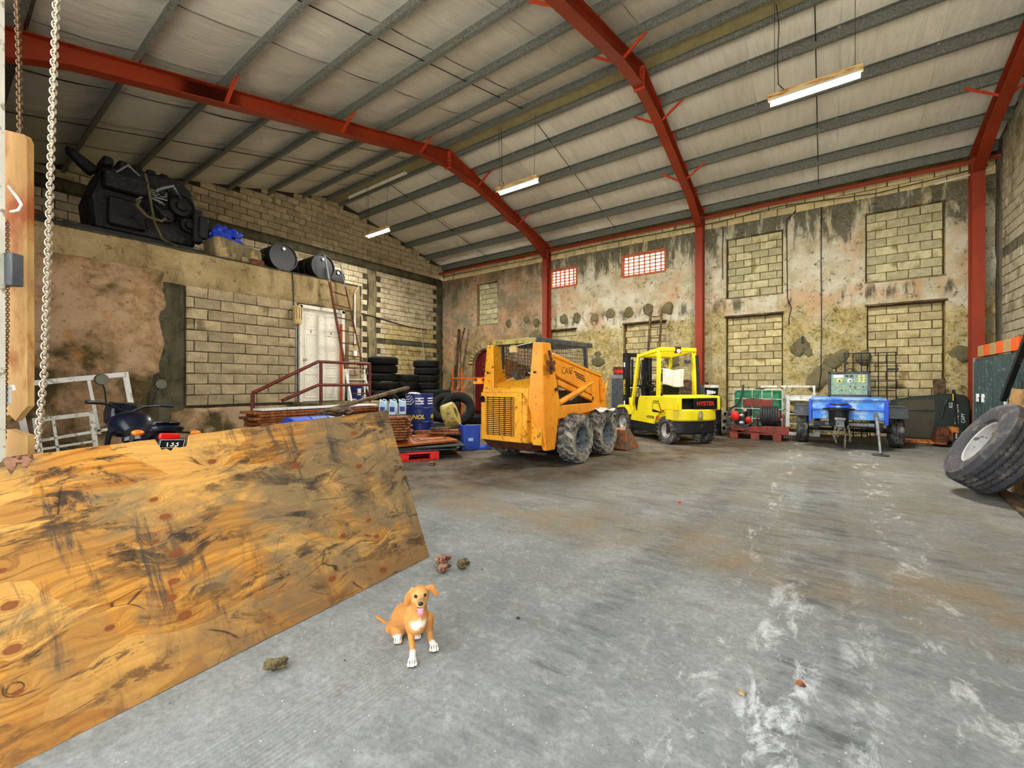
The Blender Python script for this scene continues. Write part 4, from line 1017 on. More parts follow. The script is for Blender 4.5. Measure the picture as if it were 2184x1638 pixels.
for x, z, nm in ((1.06,2.03,1), (.18,2.13,2)):
    m = MB(); m.bar((x,-.50,z), (x,.50,z), .07, .09); m.obj('guard_crossbar', FY, fk, .008)
m = MB()
for i in range(7): m.bar((.3+.11*i,-.48,2.13-.012*i), (.3+.11*i,.48,2.13-.012*i), .025, .03)
m.obj('guard_bars', FY, fk)
m = MB(); m.b2((.14,-.06,2.04), (.17,.10,2.20)); pl = m.obj('rear_plate', M['rust'], fk)
m = MB(); m.lathe([(0,-.03),(.045,-.025),(.05,0),(.05,.02)], (.13,.02,2.09), 'x', 14); m.obj('gauge', M['white'], pl)
for sd in (-1, 1):
    m = MB(); m.box((.30,sd*.36,1.86), (.07,.12,.09)); m.lathe([(0,-.05),(.04,-.045),(.05,-.02)], (.27,sd*.36,1.86), 'x', 12); m.obj('rear_lamp', M['steel'] if sd > 0 else M['darkgrey'], fk)
m = MB(); m.box((.24,.44,1.48), (.09,.09,.20)); m.obj('tail_lamp', M['blackgloss'], fk, .01)
m = MB(); m.cyl((.16,-.58,.95), (.16,-.52,2.0), .035, n=10); m.obj('exhaust_pipe', K, fk)
# seat under a white cloth, steering column
m = MB(); m.b2((.42,-.25,1.02), (.92,.25,1.16)); m.box((.42,0,1.34), (.09,.46,.50), (0,-.06,0)); m.obj('seat', M['blackgloss'], fk, .03)
m = MB(); m.cyl((1.35,0,.6), (1.12,0,1.30), .03, n=8); m.obj('steering_column', K, fk)
m = MB(); c0 = V(1.11,0,1.32); ax = V(-.42,0,.9).normalized(); e1 = V(0,1,0); e2 = ax.cross(e1)
m.tube([c0+(e1*math.cos(a)+e2*math.sin(a))*.17 for a in [2*PI*i/20 for i in range(20)]], .014, 8, closed=True); m.bar(c0-e1*.17, c0+e1*.17, .03, .015); m.obj('steering_wheel', K, fk)
m = MB()
for k in range(3): m.cyl((1.22,-.3+.07*k,.9), (1.12,-.3+.07*k,1.22), .012, n=6)
m.b2((1.15,-.40,.60), (1.32,.40,1.0)); m.obj('dashboard', K, fk, .015)
m = MB(); m.b2((1.30,.30,1.22), (1.36,.52,1.25)); m.obj('white_bracket', M['white'], fk)
# mast
ma = MB()
for sd in (-1, 1):
    ma.b2((1.74,sd*.40,.12), (1.90,sd*.30,2.10)); ma.b2((1.80,sd*.32,.2), (1.86,sd*.22,2.06))
mast = ma.obj('mast', K, fk, .006)
for z, nm in ((2.05,1), (1.2,2), (.4,3)):
    m = MB().b2((1.76,-.40,z), (1.9,.40,z+.10)); m.obj('mast_crossbar', K, mast)
for y in (-.16, .16): 
    m = MB(); m.cyl((1.82,y,.3), (1.82,y,1.98), .03, n=10); m.obj('lift_cylinder', K, mast)
m = MB()
for k in range(3): m.tube([(1.76,.04*k-.03,1.95),(1.70,.06*k-.05,1.5),(1.66,.08*k-.1,1.1),(1.6,.1*k-.1,.8)], .014, 6)
m.obj('hydraulic_hoses', M['rubberhose'], mast)
m = MB(); m.b2((1.92,-.5,.28), (1.97,.5,.36)); m.b2((1.92,-.5,.66), (1.97,.5,.74)); m.obj('carriage', K, fk)
for y in (-.28, .28):
    m = MB(); m.b2((1.97,y-.05,.06), (2.01,y+.05,.76)); m.prism([(1.97,.04),(3.0,.05),(3.0,.06),(1.97,.09)], y-.05, y+.05, 'y'); m.obj('fork', K, fk)
text_obj('HYSTER', .115, M['ytext'], fk, (1.815,.402,1.25), (PI/2, -PI/2, PI), bold=.003)
for z0, z1 in ((1.78,1.9), (.68,.88)):
    m = MB().b2((1.79,.40,z0), (1.85,.403,z1)); m.obj('sticker', M['wtext'], mast)
text_obj('HYSTER', .085, M['ktext'], fk, (.44,.563,.55), (PI/2,0,PI), bold=.002)
text_obj('60', .13, M['rtext'], fk, (.16,.563,.55), (PI/2,0,PI), bold=.004)
text_obj('XM', .085, M['rtext'], fk, (-.02,.563,.72), (PI/2,0,PI), bold=.003)
m = MB(); m.prism([(.02,.68),(.36,.68),(.36,.90),(.10,.90)], .561, .563, 'y'); m.obj('sticker', M['ktext'], fk)
m = MB(); m.prism([(.05,.70),(.34,.75),(.34,.885),(.12,.885)], .5625, .5645, 'y'); m.obj('sticker', FY, fk)
text_obj('FORKLIFT', .05, M['ktext'], fk, (.22,.563,.93), (PI/2,0,PI))
# white cloth thrown over the seat back
m = MB()
def cl(u, v):
    s = v*.78; zt = 1.66
    if s < .26: x, z = .53, zt-(.26-s)
    elif s < .42: x, z = .53-(s-.26)*1.25, zt+.012
    else: x, z = .33-.05*(s-.42), zt-(s-.42)
    return (x+.012*math.sin(u*14), .30-u*.60+.02*math.sin(v*9), z+.02*math.sin(u*6+1)-.05*u*(v > .6))
m.grid(cl, 20, 24); o = m.obj('cloth', M['cloth'], None, ang=80); o.location = fk.location; o.rotation_euler = fk.rotation_euler
so = o.modifiers.new('solid', 'SOLIDIFY'); so.thickness = .012; tag(o, 'white cloth draped over the forklift seat back', 'cloth')
# ------------------------------------------------------------------ right-hand side
# blue generator trailer, tongue towards the camera
tr = thing('generator_trailer', 'sky blue generator trailer with control panel, chains and jack leg', 'trailer', (.39, 11.8, 0)); TO = V(.39, 11.8, 0)
def T(x, y, z): return V(x-.39, y-11.8, z)
TB = M['trailer']
m = MB(); m.b2(T(-.23,11.05,.60), T(.95,13.0,1.02)); m.obj('body_box', TB, tr, .015)
m = MB(); m.b2(T(-.25,11.02,1.0), T(.97,13.0,1.04)); m.obj('body_lid', TB, tr, .006)
m = MB(); m.b2(T(-.23,11.03,.80), T(.95,11.06,.815)); m.obj('seam', M['deepblue'], tr)
for x0, x1 in ((-.28,-.23), (.93,1.0)):
    m = MB(); m.b2(T(x0,11.03,.52), T(x1,11.10,1.02)); m.obj('corner_post', M['deepblue'], tr, .006)
m = MB(); m.b2(T(-.2,11.0,.46), T(.92,11.12,.56)); m.b2(T(-.2,11.1,.40), T(-.1,13,.5)); m.b2(T(.82,11.1,.40), T(.92,13,.5)); m.obj('chassis', M['black'], tr, .006)
m = MB(); m.b2(T(.0,10.99,.49), T(.78,11.03,.545)); m.obj('bumper_plate', M['grey'], tr)
tw = tyre_mesh(.32, .19, .22, M['tyre_fork'], 36, 'x'); trm = rim_mesh(.19, .2, M['wheel'])
for x, f in ((-.42, True), (1.20, False)):
    wheel(tr, T(x,12.0,.32), tw, trm, f)
    m = MB(); m.b2(T(x-.15,11.62,.62), T(x+.15,11.64,.86)); m.b2(T(x-.15,11.62,.84), T(x+.15,12.45,.865)); m.b2(T(x-.15,12.43,.55), T(x+.15,12.45,.86)); m.obj('mudguard', M['darkgrey'], tr, .006)
m = MB(); m.cyl(T(-.4,12,.32), T(1.2,12,.32), .035, n=10); m.obj('axle', M['black'], tr)
m = MB(); m.lathe([(0,.44),(.10,.44),(.155,.5),(.17,.80),(.255,.815),(.26,.84),(.16,.845),(.16,.93),(0,.95)], T(.22,10.86,0), 'z', 28); bw_ = m.obj('hub_bowl', M['black'], tr)
m = MB(); m.lathe([(0,.955),(.15,.95),(.20,.90),(.22,.86)], T(.22,10.90,0), 'z', 24); m.obj('bowl_lid', M['deepblue'], tr)
m = MB(); m.box(T(.24,10.72,.56), (.14,.14,.16)); m.cyl(T(.24,10.72,.42), T(.24,10.72,.5), .05, n=12); m.box(T(.24,10.66,.64), (.18,.10,.05)); m.obj('tow_coupling', M['grey'], tr, .01)
def link_mesh(a=.034, b=.019, r=.0055, mat=None, n=14):
    pts = [(0, b*math.cos(q)*.9, a*math.sin(q)) for q in [2*PI*i/n for i in range(n)]]
    return MB().tube(pts, r, 6, closed=True).mesh('chain_link', mat or M['chain'])
LK = link_mesh(.030, .017, .0058, M['chain_dark'])
def chain_links(parent, pts, me, pitch):
    pts = [Vector(p) for p in pts]; seg = [0]
    for a, b in zip(pts, pts[1:]): seg.append(seg[-1]+(b-a).length)
    n = int(seg[-1]/pitch); k = 0
    for i in range(n):
        s = (i+.5)*pitch
        while seg[k+1] < s: k += 1
        d = pts[k+1]-pts[k]; p = pts[k]+d*((s-seg[k])/(seg[k+1]-seg[k]))
        q = d.to_track_quat('Z', 'Y').to_matrix().to_4x4() @ Matrix.Rotation(PI/2*(i % 2)+.5, 4, 'Z')
        o = link('chain_link', me, parent); o.matrix_local = Matrix.Translation(p) @ q
for k, pts in enumerate(([(.17,10.68,.5),(.14,10.66,.3),(.18,10.66,.17)], [(.30,10.68,.5),(.32,10.66,.3),(.31,10.65,.06)], [(.36,10.7,.5),(.40,10.68,.32),(.39,10.68,.2)], [(.22,10.66,.5),(.21,10.64,.36),(.19,10.64,.28)])):
    chain_links(tr, [T(*p) for p in pts], LK, .042)
m = MB(); m.cyl(T(.82,10.9,.62), T(.835,10.5,.03), .02, n=10); m.cyl(T(.81,10.96,.70), T(.825,10.72,.35), .028, n=10); m.box(T(.80,10.98,.72), (.06,.08,.10)); m.obj('jack_leg', M['grey'], tr)
m = MB(); m.cyl(T(.835,10.48,.0), T(.835,10.48,.02), .13, n=20); m.obj('jack_foot', M['darkgrey'], tr)
m = MB(); m.b2(T(.06,12.2,1.03), T(.80,12.28,1.60)); m.b2(T(.06,12.17,1.03), T(.10,12.22,1.60)); m.b2(T(.76,12.17,1.03), T(.80,12.22,1.60)); m.b2(T(.06,12.17,1.56), T(.80,12.22,1.60)); m.b2(T(.06,12.17,1.03), T(.80,12.22,1.08)); cp = m.obj('control_panel', M['darkgrey'], tr, .008)
m = MB(); m.b2(T(.11,12.185,1.09), T(.75,12.2,1.55)); pf = m.obj('panel_face', M['panelface'], cp)
for i in range(2):
    for j in range(3):
        m = MB(); m.lathe([(0,-.012),(.024,-.012),(.028,0)], T(.61+.075*i,12.185,1.50-.055*j), 'y', 14); m.obj('dial', M['dial'], pf)
for x in (.26, .45):
    m = MB(); m.lathe([(0,-.02),(.03,-.02),(.032,-.008),(.05,-.006),(.055,0)], T(x,12.185,1.40), 'y', 18); m.obj('gauge', M['dial'] if x < .3 else M['steel'], pf)
    m = MB(); m.lathe([(0,-.03),(.02,-.028),(.02,-.018)], T(x,12.185,1.40), 'y', 10); m.obj('knob', M['blackgloss'], pf)
m = MB(); m.b2(T(.15,12.18,1.47), T(.33,12.19,1.53)); m.obj('name_plate', M['wtext'], pf)
for x in (.36,.44):
    m = MB(); m.b2(T(x,12.175,1.485), T(x+.06,12.19,1.53)); m.obj('meter', M['blackgloss'], pf)
for k, (x, z) in enumerate([(.24,1.2),(.30,1.19),(.45,1.18),(.53,1.26),(.6,1.24),(.68,1.27),(.66,1.36),(.45,1.28),(.22,1.29)]):
    m = MB(); m.lathe([(0,-.02),(.014,-.02),(.016,0)], T(x,12.185,z), 'y', 10); m.obj('switch', M['blackgloss'] if k % 2 else M['dial'], pf)
m = MB(); m.cyl(T(.20,12.35,1.0), T(.20,12.35,1.70), .016, n=8); m.tube([T(.38,12.4,1.6),T(.40,12.4,1.66),T(.45,12.4,1.68),T(.5,12.4,1.66),T(.52,12.4,1.6)], .012, 6); m.obj('exhaust', M['black'], tr)
# green liquid tank in a cage
ib = thing('caged_tank', 'green plastic tank in a white wire cage behind the hose reel', 'tank', (-1.38, 12.85, 0)); 
m = MB(); m.b2((-.52,-.42,.16), (.50,.42,1.16)); m.obj('tank', M['green'], ib, .05)
m = MB(); m.cyl((0,0,1.15), (0,0,1.22), .1, n=16); m.obj('lid', M['black'], ib)
cg = MB()
for z in (.2,.45,.7,.95,1.18):
    for a, b in (((-.55,-.45),(.53,-.45)), ((.53,-.45),(.53,.45)), ((-.55,.45),(.53,.45)), ((-.55,-.45),(-.55,.45))): cg.cyl((a[0],a[1],z), (b[0],b[1],z), .01, n=6)
for i in range(6):
    x = -.55+1.08*i/5; cg.cyl((x,-.45,.15), (x,-.45,1.18), .01, n=6); cg.cyl((x,.45,.15), (x,.45,1.18), .01, n=6)
for i in range(1, 4):
    y = -.45+.9*i/4; cg.cyl((.53,y,.15), (.53,y,1.18), .01, n=6)
cg.obj('wire_cage', M['white2'], ib)
m = MB(); m.b2((-.33,-.475,.76), (.33,-.46,.93)); m.add([(-.33,-.475,.93),(.30,-.475,.93),(-.1,-.475,.97)], [(0,1,2)]); m.obj('sign_plate', M['redwood'], ib)
m = MB(); m.b2((-.55,-.45,.0), (.53,.45,.14)); m.obj('tank_pallet', M['woodgrey'], ib)
# pressure washer skid with hose reel
ws_ = thing('hose_reel_skid', 'red timber skid carrying a small engine pump and a black hose reel', 'hose reel', (-1.3, 11.95, 0))
def W(x, y, z): return V(x+1.3, y-11.95, z)
m = MB(); m.b2(W(-1.88,11.68,.20), W(-.68,11.74,.27)); m.prism([(W(-1.6,0,0).x,.20),(W(-.68,0,0).x,.14),(W(-.66,0,0).x,.34),(W(-1.2,0,0).x,.33)], 11.66-11.95, 11.72-11.95, 'y'); m.b2(W(-1.88,12.2,.20), W(-.68,12.26,.27)); m.b2(W(-1.88,11.7,.26), W(-.68,12.25,.30)); m.obj('skid_deck', M['redwood'], ws_, .006)
m = MB(); m.b2(W(-1.9,11.66,.13), W(-.9,11.7,.16)); m.obj('skid_runner', M['redwood'], ws_)
for x in (-1.8,-1.35,-.9):
    m = MB().b2(W(x-.09,11.64,0), W(x+.09,12.2,.14)); m.obj('foot_block', M['redwood'], ws_, .008)
    m = MB().b2(W(x-.06,11.7,.14), W(x+.06,12.2,.2)); m.obj('foot_spacer', M['redwood'], ws_)
m = MB(); m.lathe([(.0,-.21),(.13,-.21),(.13,.21),(0,.21)], W(-1.07,11.95,.56), 'x', 20); m.obj('reel_core', M['redwood'], ws_)
m = MB(); n = 0; pts = []
for i in range(7*16+1):
    a = 2*PI*i/16; pts.append(W(-1.25+.36*i/112, 11.95+.215*math.cos(a), .56+.215*math.sin(a)))
m.tube(pts, .028, 8); m.obj('hose', M['rubberhose'], ws_)
pts = [W(-1.25+.36*i/112, 11.95+.16*math.cos(2*PI*i/16), .56+.16*math.sin(2*PI*i/16)) for i in range(113)]
m = MB(); m.tube(pts, .026, 6); m.obj('hose', M['rubberhose'], ws_)
for x in (-1.34,-.80):
    m = MB(); m.bar(W(x,11.78,.28), W(x,11.95,.60), .03, .05); m.bar(W(x,12.12,.28), W(x,11.95,.60), .03, .05); m.cyl(W(x-.03,11.95,.56), W(x+.03,11.95,.56), .035, n=10); m.obj('reel_stand', M['redwood'], ws_)
m = MB(); m.tube([W(-1.3,11.74,.5),W(-1.38,11.66,.42),W(-1.55,11.6,.3),W(-1.75,11.6,.3),W(-1.92,11.66,.42),W(-1.97,11.75,.55),W(-1.92,11.9,.7),W(-1.8,12.15,.8),W(-1.72,12.3,1.0),W(-1.7,12.4,1.3)], .026, 8); m.obj('suction_hose', M['rubberhose'], ws_)
m = MB(); m.b2(W(-1.86,11.75,.30), W(-1.45,12.05,.36)); m.b2(W(-1.78,11.8,.36), W(-1.56,12.0,.62)); pb = m.obj('pump_engine', M['black'], ws_, .02)
m = MB(); m.blob(W(-1.79,11.78,.54), (.10,.07,.13), 14, .1); m.obj('fuel_tank', M['redplastic'], pb)
m = MB(); m.blob(W(-1.50,11.76,.46), (.07,.06,.08), 12, .1); m.obj('air_filter', M['redplastic'], pb)
for x, z in ((-1.64,.56), (-1.64,.38), (-1.58,.68)):
    m = MB(); m.blob(W(x,11.76,z), (.06,.05,.05), 10, .25, 4, z); m.obj('engine_block', M['steel'], pb)
m = MB(); m.cyl(W(-1.5,11.85,.55), W(-1.5,11.85,.72), .07, n=12); m.obj('muffler', M['black'], pb)
# white window frames leaning against the far wall
def frame_obj(name, label, w, h, bars, bw_, mat, loc, rot, dep=.05):
    t = thing(name, label, 'window frame', loc, rot=rot)
    for (a, b) in (((0,0),(w,0)), ((0,h),(w,h))):
        m = MB(); m.bar((a[0],0,a[1]+(bw_/2 if a[1] == 0 else -bw_/2)), (b[0],0,b[1]+(bw_/2 if a[1] == 0 else -bw_/2)), dep, bw_); m.obj('frame_rail', mat, t, .005)
    for x in (bw_/2, w-bw_/2):
        m = MB(); m.bar((x,0,.003), (x,0,h-.003), dep*.94, bw_*.97, (1,0,0)); m.obj('frame_stile', mat, t, .005)
    for (a, b, c, d_, bb) in bars:
        m = MB(); m.bar((a,0,b), (c,0,d_), dep*.8, bb, (0,0,1) if abs(c-a) > abs(d_-b) else (1,0,0)); m.obj('glazing_bar', mat, t)
    return t
frame_obj('window_frame', 'long off-white window frame standing behind the green tank', 1.22, 1.28, [(.55,.0,.55,1.28,.03), (.0,1.0,1.22,1.0,.05)], .055, M['white2'], (-1.42, 13.35, .01), (-.10,0,0))
frame_obj('window_frame', 'narrow white window frame leaning between the green tank and trailer', .72, .98, [(.08,.55,.66,.55,.025), (.08,.3,.66,.3,.02)], .09, M['white'], (-.82, 12.98, .02), (-.16,0,0))
# black wire rack
t = thing('wire_rack', 'black wire grid rack leaning on the wall behind the control panel', 'rack', (.40, 13.55, 0), rot=(-.06,0,0)); m = MB()
for i, x in enumerate((0,.16,.32,.48,.64,.80,.96)): m.cyl((x,0,0), (x,0,2.1), .016 if i == 0 else .012, n=6)
for i in range(9): m.cyl((0 if i % 2 else .02,0,.25+.23*i), (.96,0,.25+.23*i), .011, n=6)
m.obj('wire_grid', M['black'], t); m = MB(); m.b2((.80,-.10,1.66), (1.0,0,1.70)); m.obj('hook_plate', M['black'], t)
m = MB(); m.b2((-.02,-.03,0), (.02,.02,2.12)); m.obj('rack_post', M['black'], t)
# dark green body shell with two smoked panels
t = thing('vehicle_body_panel', 'dark green vehicle body panel with smoked inset panels leaning on far wall', 'body panel', (1.2, 13.42, 0), rot=(-.06,0,0))
pts = [(0,.1),(.05,.0),(1.25,.0),(1.36,.2),(1.36,.95),(1.3,1.08),(1.1,1.12),(.4,1.04),(.08,.96),(0,.86)]
m = MB(); m.prism(pts, 0, .12, 'y'); bp_ = m.obj('panel_shell', M['dkgreen'], t, .03)
for p in ([(.14,.70),(.16,.90),(.30,.95),(.80,1.0),(.82,.74)], [(.30,.10),(.26,.68),(.82,.70),(.76,.10)]):
    m = MB(); m.prism(p, -.012, .01, 'y'); m.obj('inset_panel', M['inset'], bp_, .006)
for k, (s_, x) in enumerate((('KG', 1.06), ('TARE 12970', 1.15), ('CAPY', 1.25))):
    text_obj(s_, .085, M['wtext'], t, (x, -.004, .86 if k == 0 else .66 if k == 1 else .58), (PI/2, -PI/2, 0), bold=.001)
m = MB(); m.tube([(.9,-.02,.55),(.95,-.04,.85),(1.0,-.03,.98)], .02, 8); m.obj('hose', M['rubberhose'], t)
m = MB(); m.b2((1.99,13.62,.0), (2.2,13.66,1.50)); o = m.obj('plank', M['woodgrey'], None, .01); o.rotation_euler = (-.01,-.04,0); o.location = (.06,.02,0); tag(o, 'short grey-brown board leaning in the bricked doorway near right column', 'board')
# pallet jack
t = thing('pallet_jack', 'orange pallet jack with black loop handle beside the teal lockers', 'pallet jack', (2.15, 12.85, 0), -.1)
for y in (-.2, .2):
    m = MB(); m.prism([(-.95,.05),(-.1,.06),(-.06,.10),(-.95,.09)], y-.08, y+.08, 'y'); m.obj('fork', M['palorange'], t, .005)
m = MB(); m.prism([(-.28,.05),(-.20,.40),(-.02,.40),(-.06,.05)], -.28, .28, 'y'); m.obj('battery_frame', M['rust'], t, .01)
m = MB(); m.b2((-.04,-.14,.30), (.12,.14,.42)); m.b2((-.04,-.10,.12), (.04,.10,.3)); m.obj('head', M['palorange'], t, .01)
for y in (-.09, .09):
    m = MB(); m.lathe([(.0,-.03),(.05,-.03),(.09,-.028),(.095,0),(.09,.028),(.05,.03),(0,.03)], (.10,y,.095), 'y', 18); m.obj('steer_wheel', M['black'], t)
m = MB(); m.cyl((.09,0,.15), (.09,0,.38), .045, n=12); m.cyl((.16,.06,.2), (.16,.06,.34), .02, n=8); m.obj('pump', M['steel'], t)
m = MB(); m.cyl((.10,0,.38), (.06,0,1.05), .022, n=8); m.obj('handle_shaft', M['black'], t)
m = MB(); m.tube([(.06,0,1.0),(.05,-.14,1.06),(.05,-.17,1.14),(.045,-.15,1.2),(.045,.15,1.2),(.05,.17,1.14),(.05,.14,1.06)], .016, 8, closed=True); hl = m.obj('handle_loop', M['black'], t)
m = MB(); m.b2((.03,-.015,.98), (.07,.015,1.12)); m.obj('lever', M['ytext'], t)
# teal lockers along the right wall
t = thing('steel_locker', 'long dark teal ribbed steel locker along the right wall', 'locker', (2.62, 9.9, 0))
m = MB(); m.b2((-.38,-1.7,.0), (.38,1.6,1.80)); m.obj('locker_body', M['contain'], t, .01)
for i in range(15):
    y = -1.55+.215*i; m = MB(); m.prism([(-.38,y-.05),(-.41,y-.03),(-.41,y+.03),(-.38,y+.05)], .06, 1.74, 'z'); m.obj('rib', M['contain'], t)
for y in (1.18, .86, -.3):
    m = MB(); m.b2((-.44,y-.02,1.02), (-.41,y+.02,1.16)); m.b2((-.43,y-.05,1.10), (-.41,y+.05,1.13)); m.obj('latch', M['wtext'], t)
m = MB(); m.b2((-.40,1.56,.0), (-.36,1.62,1.82)); m.obj('edge_post', M['grey'], t)
for k, (y0, y1, x) in enumerate(((9.2,11.25,2.26), (8.3,10.1,2.30))):
    z0 = 1.825
    t = thing('barrier_board', ['longer', 'nearer'][k]+' orange and tan striped barrier board lying on the teal locker', 'barrier board', (x+.12*k, (y0+y1)/2, z0), 0)
    n = 6; dy = (y1-y0)/n
    for i in range(n):
        m = MB(); m.b2((-.03,-(y1-y0)/2+i*dy,0), (.03,-(y1-y0)/2+(i+1)*dy,.19+.04*k)); m.obj('stripe', M['orangetape'] if i % 2 == 0 else M['tantape'], t)
m = MB(); m.blob((2.66, 10.55, 1.99), (.24,.55,.13), 22, .5, 3.5, 3); o = m.obj('sacking_heap', M['woodgrey']); tag(o, 'heap of brown sacking and rope on top of the teal locker', 'sacking')
t = thing('plastic_crate', 'pale grey plastic crate upside down on the teal locker', 'crate', (2.72, 9.4, 1.81)); m = MB(); m.prism([(-.25,0),(.25,0),(.22,.26),(-.22,.26)], -.3, .3, 'y'); m.obj('crate_shell', M['grey'], t, .02); m = MB(); m.b2((-.27,-.32,0), (.27,.32,.04)); m.obj('crate_rim', M['grey'], t)
# black brace and chipboard sheet, truck wheel
m = MB(); m.bar((2.10,9.3,1.1), (2.16,8.3,2.25), .06, .06); o = m.obj('brace_bar', M['black']); tag(o, 'black steel bar leaning diagonally across the teal locker', 'bar')
m = MB(); n_ = V(.24,0,1.28).normalized()
m.add([(1.88,8.75,.012),(1.88,6.1,.012),(2.10,6.0,1.27),(2.10,8.95,1.27),(1.90,8.75,.012),(1.90,6.1,.012),(2.12,6.0,1.27),(2.12,8.95,1.27)], [(0,1,2,3),(7,6,5,4),(0,4,5,1),(1,5,6,2),(2,6,7,3),(3,7,4,0)])
o = m.obj('chipboard_sheet', M['osb']); tag(o, 'brown chipboard sheet leaning behind the big truck tyre', 'board')
m = MB(); m.bar((1.84,9.0,.02), (1.62,6.0,.02), .10, .04); o = m.obj('floor_batten', M['woodgrey']); tag(o, 'thin grey timber batten on the floor at the chipboard foot', 'batten')
def truck_tyre(R, rim, w):
    h = w/2; pr = [(rim,-h*.74),(rim+.02,-h*.86),(rim+(R-rim)*.4,-h),(rim+(R-rim)*.78,-h*.97),(R-.035,-h*.84),(R,-h*.72)]
    for g in (-.42,-.14,.14,.42): pr += [(R,h*(g-.055)),(R-.03,h*(g-.04)),(R-.03,h*(g+.04)),(R,h*(g+.055))]
    pr += [(R,h*.72),(R-.035,h*.84),(rim+(R-rim)*.78,h*.97),(rim+(R-rim)*.4,h),(rim+.02,h*.86),(rim,h*.74)]
    mb = MB(); n = 120; m_ = len(pr)
    for k in range(n):
        for i, (r, x) in enumerate(pr):
            a = 2*PI*k/n; zz = .010*(1 if k % 2 else -1) if 6 <= i < m_-6 else 0
            sip = -.010 if (r > R-.01 and k % 4 == 0 and 5 <= i < m_-5) else 0
            mb.v.append(V(x+zz*.6, (r+sip)*math.cos(a), (r+sip)*math.sin(a)))
    for k in range(n):
        l = (k+1) % n
        for i in range(m_):
            j = (i+1) % m_; mb.f.append((k*m_+i, l*m_+i, l*m_+j, k*m_+j))
    return mb.mesh('tyre', M['tyre_truck'], 28)
t = thing('spare_tyre', 'big truck tyre with silver rim leaning against the chipboard', 'tyre', (1.63, 7.48, .57))
ax = V(-.85,-.06,.50).normalized(); t.rotation_euler = ax.to_track_quat('X', 'Z').to_euler()
link('tyre', truck_tyre(.54, .285, .42), t)
m = MB().lathe([(.145,-.06),(.15,.0),(.16,.03),(.22,.02),(.245,.05),(.265,.14),(.30,.155),(.30,.14),(.27,.12),(.26,.0),(.26,-.15),(.285,-.15),(.25,-.14),(.24,-.02),(.13,-.06)], axis='x', n=36); rm = m.obj('wheel_rim', M['wheelw'], t)
for i in range(8):
    a = 2*PI*i/8; m = MB(); m.cyl((.022,.19*math.cos(a),.19*math.sin(a)), (.03,.19*math.cos(a),.19*math.sin(a)), .022, n=10); m.obj('rim_hole', M['ktext'], rm)
m = MB(); m.cyl((-.02,0,0), (.012,0,0), .158, n=24); m.obj('hub_shade', M['ktext'], rm)  # black disc painted in for the shaded hub hole
# things behind the forklift
t = thing('ladder', 'dark wooden ladder leaning on the wall behind the forklift', 'ladder', (-4.4, 13.2, 0), rot=(-.1,.03,0))
for x in (-.17, .17): m = MB(); m.bar((x,0,0), (x,0,3.6), .05, .06); m.obj('ladder_rail', M['woodgrey'], t)
for i in range(10): m = MB(); m.cyl((-.17,0,.4+.34*i), (.17,0,.4+.34*i), .016, n=6); m.obj('rung', M['woodgrey'], t)
t = thing('electrical_cabinet', 'grey metal cabinet against far wall left of the forklift mast', 'cabinet', (-5.45, 13.5, 0)); m = MB(); m.b2((-.26,-.2,.3), (.22,.2,1.62)); m.obj('cabinet_body', M['grey'], t, .01); m = MB(); m.b2((-.20,-.215,.4), (.16,-.2,1.5)); m.obj('cabinet_door', M['darkgrey'], t); m = MB(); m.b2((-.26,-.18,0), (.22,.18,.3)); m.obj('plinth', M['black'], t)
t = thing('parts_box', 'small rust red box on top of the grey cabinet', 'box', (-5.42, 13.45, 1.62)); m = MB(); m.b2((-.2,-.12,0), (.2,.12,.26)); m.obj('box_shell', M['rust'], t, .01); m = MB(); m.b2((-.15,-.125,.06), (.15,-.12,.16)); m.obj('box_label', M['redplastic'], t)
t = thing('work_table', 'low rusty bench heaped with parts behind the forklift seat', 'bench', (-3.0, 13.1, 0)); m = MB(); m.b2((-.55,-.3,.86), (.55,.3,.92)); m.obj('bench_top', M['rust'], t)
for x in (-.5,.5):
    for y in (-.25,.25): m = MB(); m.b2((x-.03,y-.03,0), (x+.03,y+.03,.86)); m.obj('leg', M['rust'], t)
m = MB(); m.lathe([(0,-.12),(.24,-.12),(.26,-.08),(.26,.08),(.24,.12),(0,.12)], (-3.25,13.1,1.19), 'y', 24); o = m.obj('rope_reel', M['woodgrey']); tag(o, 'round wooden cable reel standing on the rusty bench', 'reel')
t = thing('machine_block', 'dark grey machine block on the rusty bench right of the cable reel', 'machine', (-2.75, 13.05, .92)); m = MB(); m.b2((-.16,-.15,0), (.22,.15,.36)); m.obj('machine_body', M['darkgrey'], t, .02); m = MB(); m.cyl((0,0,.36), (0,0,.46), .09, n=12); m.obj('pulley', M['rust'], t)
t = thing('paint_bucket', 'black and white plastic bucket on the black drum by the red column', 'bucket', (-2.40, 12.15, .98)); m = MB(); m.lathe([(0,0),(.145,0),(.165,.24),(.175,.25)], n=24); m.obj('bucket_shell', M['blackgloss'], t); m = MB(); m.lathe([(0,.32),(.165,.32),(.18,.31),(.18,.25)], n=24); m.obj('bucket_lid', M['white'], t)
for k in range(4):
    a = -2.0+.35*k; m = MB(); m.box((.162*math.cos(a),.162*math.sin(a),.13), (.006,.05,.12-.02*k), (0,0,a)); m.obj('label_print', M['wtext'], t)
m = MB(); m.lathe([(0,0),(.2,0),(.21,.02),(.2,.04),(.2,.3),(.21,.32),(.2,.34),(.2,.62),(.21,.64),(.2,.66),(.2,.96),(.21,.98),(0,.98)], (-2.38,12.2,0), n=24); o = m.obj('steel_drum', M['black']); tag(o, 'narrow black ribbed drum under the plastic bucket', 'drum')
m = MB()
t = thing('pipe_bundle', 'short grey pipe offcuts stacked beside the red fuel engine', 'pipes', (-2.05, 12.3, 0))
